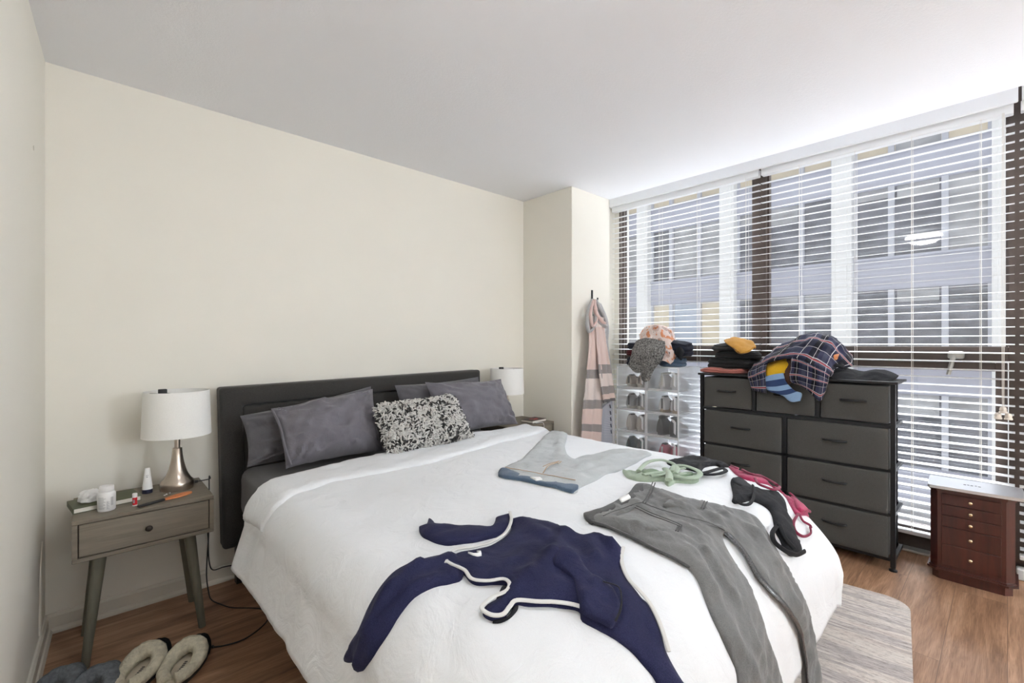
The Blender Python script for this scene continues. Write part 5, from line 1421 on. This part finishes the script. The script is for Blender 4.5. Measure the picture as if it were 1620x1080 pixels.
bm = patch_bm([[(3.34, 1.738, 1.215), (3.34, 1.708, 1.224), (3.36, 1.697, 1.195)], [(3.29, 1.712, 1.191), (3.28, 1.672, 1.177), (3.3, 1.657, 1.168)], [(3.27, 1.712, 1.158), (3.26, 1.677, 1.13), (3.27, 1.662, 1.111)]], 6, 6, .010, .004, 24., 2.)
garm('sock', bm, M['black_cloth'], 'black sock hanging off the right of the pile on the shoe boxes', 'sock')
garm('folded_towel', slab_bm(3.235, 1.885, ZB, .07, .085, .050, 0, 2, .006, 55.), M['orange'], 'small folded orange towel under the grey cardigan on the shoe boxes', 'towel')
bm = patch_bm([[(3.44, 2.108, 1.319), (3.46, 2.061, 1.383), (3.46, 1.967, 1.391), (3.46, 1.877, 1.367), (3.45, 1.817, 1.325)],
               [(3.37, 2.077, 1.297), (3.37, 2.007, 1.353), (3.37, 1.916, 1.366), (3.38, 1.834, 1.334), (3.38, 1.759, 1.254)],
               [(3.29, 2.017, 1.229), (3.28, 1.942, 1.264), (3.28, 1.854, 1.269), (3.29, 1.785, 1.244), (3.32, 1.718, 1.176)],
               [(3.24, 1.952, 1.174), (3.23, 1.891, 1.19), (3.23, 1.815, 1.186), (3.25, 1.763, 1.167), (3.29, 1.723, 1.119)],
               [(3.22, 1.885, 1.126), (3.21, 1.846, 1.117), (3.21, 1.793, 1.109), (3.23, 1.763, 1.1), (3.26, 1.748, 1.08)]], 8, 8, .010, .006, 20., 6.)
garm('patterned_sweater', bm, M['floral'], 'pale pink and orange floral sweater crowning the pile on the shoe boxes', 'sweater')
bm = patch_bm([[(3.265, 2.047, 1.254), (3.258, 1.963, 1.279), (3.255, 1.872, 1.269), (3.26, 1.79, 1.254)],
               [(3.225, 2.046, 1.193), (3.212, 1.946, 1.214), (3.21, 1.846, 1.205), (3.222, 1.764, 1.191)],
               [(3.19, 2.047, 1.123), (3.178, 1.948, 1.14), (3.176, 1.838, 1.138), (3.196, 1.765, 1.144)],
               [(3.172, 2.052, 1.073), (3.158, 1.969, 1.071), (3.158, 1.859, 1.089), (3.18, 1.777, 1.105)],
               [(3.17, 2.011, 1.024), (3.156, 1.951, 1.008), (3.156, 1.88, 1.035), (3.176, 1.795, 1.081)]], 8, 8, .012, .007, 24., 11.)
cg = garm('cardigan', bm, M['knit'], 'grey marled knit cardigan hanging over the front of the shoe boxes', 'cardigan')
bm = patch_bm([[(3.17, 1.954, 1.145), (3.155, 1.857, 1.157), (3.165, 1.779, 1.149)], [(3.158, 1.936, 1.077), (3.142, 1.85, 1.085), (3.155, 1.783, 1.092)], [(3.155, 1.928, 1.009), (3.14, 1.87, 1.012), (3.155, 1.825, 1.033)], [(3.158, 1.925, 0.955), (3.146, 1.89, 0.943), (3.156, 1.858, 0.959)]], 8, 8, .014, .006, 26., 5.)
bmesh.ops.translate(bm, verts=bm.verts, vec=-cg.location); obj('sleeve', bm, M['knit'], cg, local=True, angle=180)

# ------------------------------------------------------------------ hook, scarf and robe on the column
hk = thing('wall_hook', 'black metal hook on the white column', 'hook', (2.962, YC, 1.60))
bm = BM(); box(bm, 2.952, 2.972, YC - .007, YC - .0005, 1.570, 1.665, .003, 2); tube(bm, smooth_path([(2.962, YC - .005, 1.585), (2.962, YC - .035, 1.570), (2.962, YC - .055, 1.58), (2.962, YC - .058, 1.60)], 4), .006, 8)
obj('hook_plate', bm, M['black'], hk)
def pleats(rows, amp, n):
    """run soft vertical pleats across rows of points"""
    out = []
    for j, r in enumerate(rows):
        r = [Vector(p) for p in r]; L = []
        for i in range(n + 1):
            f = i / n * (len(r) - 1); k = min(int(f), len(r) - 2); p = r[k].lerp(r[k + 1], f - k)
            a = amp * min(1., .35 + j * .25); L.append(p + Vector((0, -a * (1 + math.sin(i * 2.1 + .4 * j)) * .8, 0)))
        out.append(L)
    return out
rob = [[(2.934, 2.215, 1.573), (3.017, 2.215, 1.558)], [(2.921, 2.205, 1.452), (3.097, 2.205, 1.408)], [(2.928, 2.21, 1.229), (3.102, 2.215, 1.229)], [(2.951, 2.215, 0.954), (3.162, 2.22, 0.942)], [(2.967, 2.215, 0.652), (3.189, 2.22, 0.627)], [(2.967, 2.215, 0.276), (3.189, 2.22, 0.235)]]
rb = garm('hanging_bathrobe', patch_bm(pleats(rob, .012, 6), 4, 10, .008, .003, 14., 2.), M['robe_grey'], 'pale grey robe hanging from the black hook behind the pink scarf', 'robe')
bm = patch_bm(pleats([[(2.973, 2.195, 0.714), (3.151, 2.2, 0.789)], [(2.957, 2.195, 0.506), (3.151, 2.2, 0.479)], [(2.94, 2.195, 0.235), (3.151, 2.2, 0.194)]], .008, 5), 4, 10, .006, .002, 14., 3.)
bmesh.ops.translate(bm, verts=bm.verts, vec=-rb.location); obj('woven_panel', bm, M['robe_blue'], rb, local=True, angle=180)
bm = BM()
for i in range(5):
    a, b = Vector((3.099, 2.182, 0.744)), Vector((3.117, 2.182, 0.486)); p = a.lerp(b, i / 5); q = a.lerp(b, (i + .55) / 5); tube(bm, [p, q + Vector((.006, 0, 0))], .005, 6, flat=.5)
bmesh.ops.translate(bm, verts=bm.verts, vec=-rb.location); obj('dashed_trim', bm, M['robe_dash'], rb, local=True)
sc = thing('scarf', 'pink scarf with grey bands knotted over the black hook on the column', 'scarf', (2.95, 2.2, .45))
la = [[(2.815, 2.185, 1.447), (2.93, 2.175, 1.451)], [(2.809, 2.18, 1.253), (2.939, 2.17, 1.254)], [(2.784, 2.185, 1.061), (2.956, 2.17, 1.056)], [(2.752, 2.19, 0.87), (2.964, 2.17, 0.857)], [(2.728, 2.195, 0.681), (2.971, 2.175, 0.657)], [(2.72, 2.2, 0.505), (2.969, 2.18, 0.447)]]
obj('left_fall', patch_bm(pleats(la, .016, 7), 4, 12, .007, .003, 16., 5.), M['scarf_left'], sc, angle=180)
rt_ = [[(2.868, 2.165, 1.449), (2.996, 2.175, 1.444)], [(2.871, 2.155, 1.254), (3.007, 2.165, 1.254)], [(2.88, 2.15, 1.059), (3.058, 2.165, 1.052)], [(2.904, 2.15, 0.911), (3.092, 2.165, 0.909)], [(2.937, 2.15, 0.776), (3.118, 2.165, 0.779)]]
obj('right_fall', patch_bm(pleats(rt_, .014, 6), 4, 12, .007, .003, 16., 8.), M['scarf_right'], sc, angle=180)
for pts, rd_, m_ in (([(2.898, 2.2, 1.58), (2.823, 2.185, 1.486), (2.788, 2.17, 1.388), (2.805, 2.165, 1.33), (2.855, 2.155, 1.37), (2.877, 2.16, 1.449), (2.909, 2.19, 1.54)], .017, M['robe_grey']), ([(2.885, 2.19, 1.568), (2.808, 2.155, 1.455), (2.826, 2.145, 1.369), (2.88, 2.15, 1.429), (2.868, 2.165, 1.507)], .013, PK), ([(2.931, 2.2, 1.582), (2.976, 2.185, 1.504), (3.015, 2.165, 1.424), (3.001, 2.155, 1.374), (2.919, 2.155, 1.411), (2.876, 2.165, 1.468)], .018, M['robe_grey']), ([(2.895, 2.185, 1.578), (2.873, 2.145, 1.467), (2.931, 2.14, 1.411), (2.979, 2.145, 1.393)], .014, PK)):
    if m_ is PK: m_ = M.setdefault('pink_cloth', weave('pale pink cotton', (.60, .42, .38), (.76, .57, .52), scale=700., var=.15))
    bm = BM(); q = smooth_path(pts, 6); tube(bm, q, rd_, 9, flat=.7)
    for v in bm.verts: v.co += Vector((.004 * nz(v.co.z * 50, v.co.x * 50), .004 * nz(v.co.x * 60, v.co.z * 40), 0))
    obj('knot', bm, m_, sc, angle=180)

# ------------------------------------------------------------------ jewellery cabinet and laptop
jw = thing('jewellery_box', 'dark mahogany jewellery chest with five brass knobbed drawers by the window', 'jewellery box', (3.38, .118, 0))
JX, JY0, JY1, JB = 3.292, -.026, .282, 3.50
def octo(x0, x1, y0, y1, c): return [(x0, y0 + c), (x0, y1 - c), (x0 + c, y1), (x1, y1), (x1, y0), (x0 + c, y0)]
bm = BM(); prism(bm, octo(JX + .012, JB, JY0 + .008, JY1 - .008, .026), 0, .046)
obj('plinth', bm, M['mahogany'], jw, smooth=False)
bm = BM(); prism(bm, octo(JX - .006, JB + .004, JY0 - .012, JY1 + .012, .034), .0462, .056); prism(bm, octo(JX + .001, JB + .002, JY0 - .005, JY1 + .005, .032), .0562, .064)
obj('base_moulding', bm, M['mahogany'], jw, smooth=False)
bm = BM(); prism(bm, octo(JX + .010, JB, JY0, JY1, .030), .0642, .462)
obj('body', bm, M['mahogany'], jw, smooth=False)
bm = BM(); prism(bm, octo(JX + .002, JB + .002, JY0 - .006, JY1 + .006, .032), .4622, .470); prism(bm, octo(JX - .004, JB + .004, JY0 - .010, JY1 + .010, .034), .4702, .480)
obj('lid', bm, M['mahogany'], jw, smooth=False)
zs = [.455, .398, .340, .282, .190, .080]
for a, b in zip(zs, zs[1:]):
    bm = BM(); box(bm, JX + .004, JX + .0095, JY0 + .046, JY1 - .046, b + .002, a - .002, .0015, 1)
    d = obj('drawer', bm, M['mahogany'], jw, smooth=False)
    k = BM(); lathe(k, [(.003, 0), (.003, .006), (.0075, .009), (.008, .013), (.005, .016), (.001, .0165)], (0, 0, 0), 14)
    bmesh.ops.rotate(k, verts=k.verts, matrix=Matrix.Rotation(R(-90), 3, 'Y')); bmesh.ops.translate(k, verts=k.verts, vec=(JX + .004, (JY0 + JY1) / 2, (a + b) / 2))
    obj('knob', k, M['brass'], d)
lt = thing('laptop', 'closed silver laptop lying on the mahogany jewellery chest', 'laptop', (3.385, .120, .4805))
mt = Matrix.Translation((3.390, .118, .4805)) @ Matrix.Rotation(R(3.), 4, 'Z')
def rslab(z0, z1, mtx, d=.122, w=.176, r=.012):
    b = BM(); prism(b, rrect(-d, d, -w, w, r), z0, z1, mtx); return b
obj('base', rslab(.001, .009, mt), M['silver'], lt, smooth=False); obj('screen_lid', rslab(.0095, .016, mt), M['silver'], lt, smooth=False)
obj('hinge', rslab(.0088, .0097, mt, .118, .172), M['black'], lt, smooth=False)
bm = BM()
for i, (a, b, c, d) in enumerate(((-.010, .004, .030, .040), (-.006, .006, .018, .026), (-.010, .004, .004, .014), (-.004, .008, -.010, -.002), (-.010, .002, -.024, -.014))): box(bm, a, b, c, d, .0161, .0164, mtx=mt)
obj('lid_mark', bm, M['black'], lt, smooth=False)
ad = thing('power_adapter', 'white power adapter on the floor at the far right edge by the window', 'adapter', (3.62, -.05, 0))
bm = BM(); box(bm, 3.575, 3.635, -.085, -.030, .001, .060, .008, 3); obj('adapter_body', bm, M['white_gloss'], ad)
bm = BM(); tube(bm, smooth_path([(3.60, -.03, .012), (3.56, -.0, .004), (3.565, .05, .004), (3.60, .08, .004)], 6), .003, 6); obj('lead', bm, M['white_gloss'], ad)

# ------------------------------------------------------------------ slippers
def slipper(label, cx, cy, yaw, fur, toe, mark, gap=True):
    root = thing('slipper', label, 'slipper', (cx, cy, 0), yaw, group=None)
    L, W2 = .25, .057
    out = lambda a, k=1.: (L / 2 * math.cos(a) * k, W2 * k * math.sin(a) * (1 + .12 * math.cos(a)))
    s = BM(); prism(s, [out(2 * math.pi * i / 32) for i in range(32)], 0, .016); obj('sole', s, M['sole_rubber'], root, local=True, smooth=False)
    s = BM(); prism(s, [out(2 * math.pi * i / 32, .93) for i in range(32)], .0162, .026); obj('insole', s, M['insole'], root, local=True, smooth=False)
    # fluffy rim around the opening and fluffy vamp over the toe
    b = BM(); n = 26; m = 12
    pts = []; rad = []
    for i in range(n + 1):
        a = R(-158 + 316 * i / n); x, y = out(a, .86); f = max(0., math.cos(a)); pts.append((-.022 + (x * .80), y, .036 + .024 * f)); rad.append(.021 + .009 * f)
    tube(b, pts, rad, m)
    for v in b.verts: v.co += Vector((.0035 * nz(v.co.x * 90, v.co.y * 90, v.co.z * 90), .0035 * nz(v.co.y * 90, v.co.z * 90, 4), .0035 * nz(v.co.z * 90, v.co.x * 90, 9)))
    obj('fleece_rim', b, fur, root, local=True, angle=180)
    b = BM(); rows = []
    for i in range(13):
        f = i / 12; x = .062 + (L / 2 + .026 - .062) * f
        ww = W2 * 1.10 * math.sqrt(max(.02, 1 - max(0., (x / (L / 2 + .032))) ** 2 * .94)); hh = .062 - .026 * f * f
        rows.append([Vector((x, ww * math.cos(math.pi * k / 16), .012 + hh * math.sin(math.pi * k / 16) ** .8)) for k in range(17)])
    vt = [[b.verts.new(p + Vector((0, 0, .003 * fbm(p.x * 70, p.y * 70, 1)))) for p in r] for r in rows]
    for r0, r1 in zip(vt, vt[1:]):
        for k in range(16): b.faces.new((r0[k], r0[k + 1], r1[k + 1], r1[k]))
    b.faces.new(vt[-1])
    o = obj('vamp', b, toe, root, local=True, angle=180); md = o.modifiers.new('thickness', 'SOLIDIFY'); md.thickness = .012; md.offset = -1
    if mark:
        q = BM()
        for i in range(7): box(q, -.055 + .010 * i, -.049 + .010 * i, -.006, .004, .0261, .0265)
        obj('insole_print', q, M['black'], root, local=True, smooth=False)
    return root
slipper('left cream shearling slipper of the pair beside the nightstand leg', .150, 2.195, R(58), M['fur_cream'], M['fur_black'], True)
slipper('right cream shearling slipper with its black toe beside the cable plug', .272, 2.122, R(58), M['fur_cream'], M['fur_black'], True)
slipper('blue grey fluffy slipper next to the cream pair', .010, 2.150, R(64), M['fur_grey'], M['fur_grey'], False)
slipper('blue grey fluffy slipper at the lower left edge, beside the baseboard', -.086, 2.225, R(66), M['fur_grey'], M['fur_grey'], False)
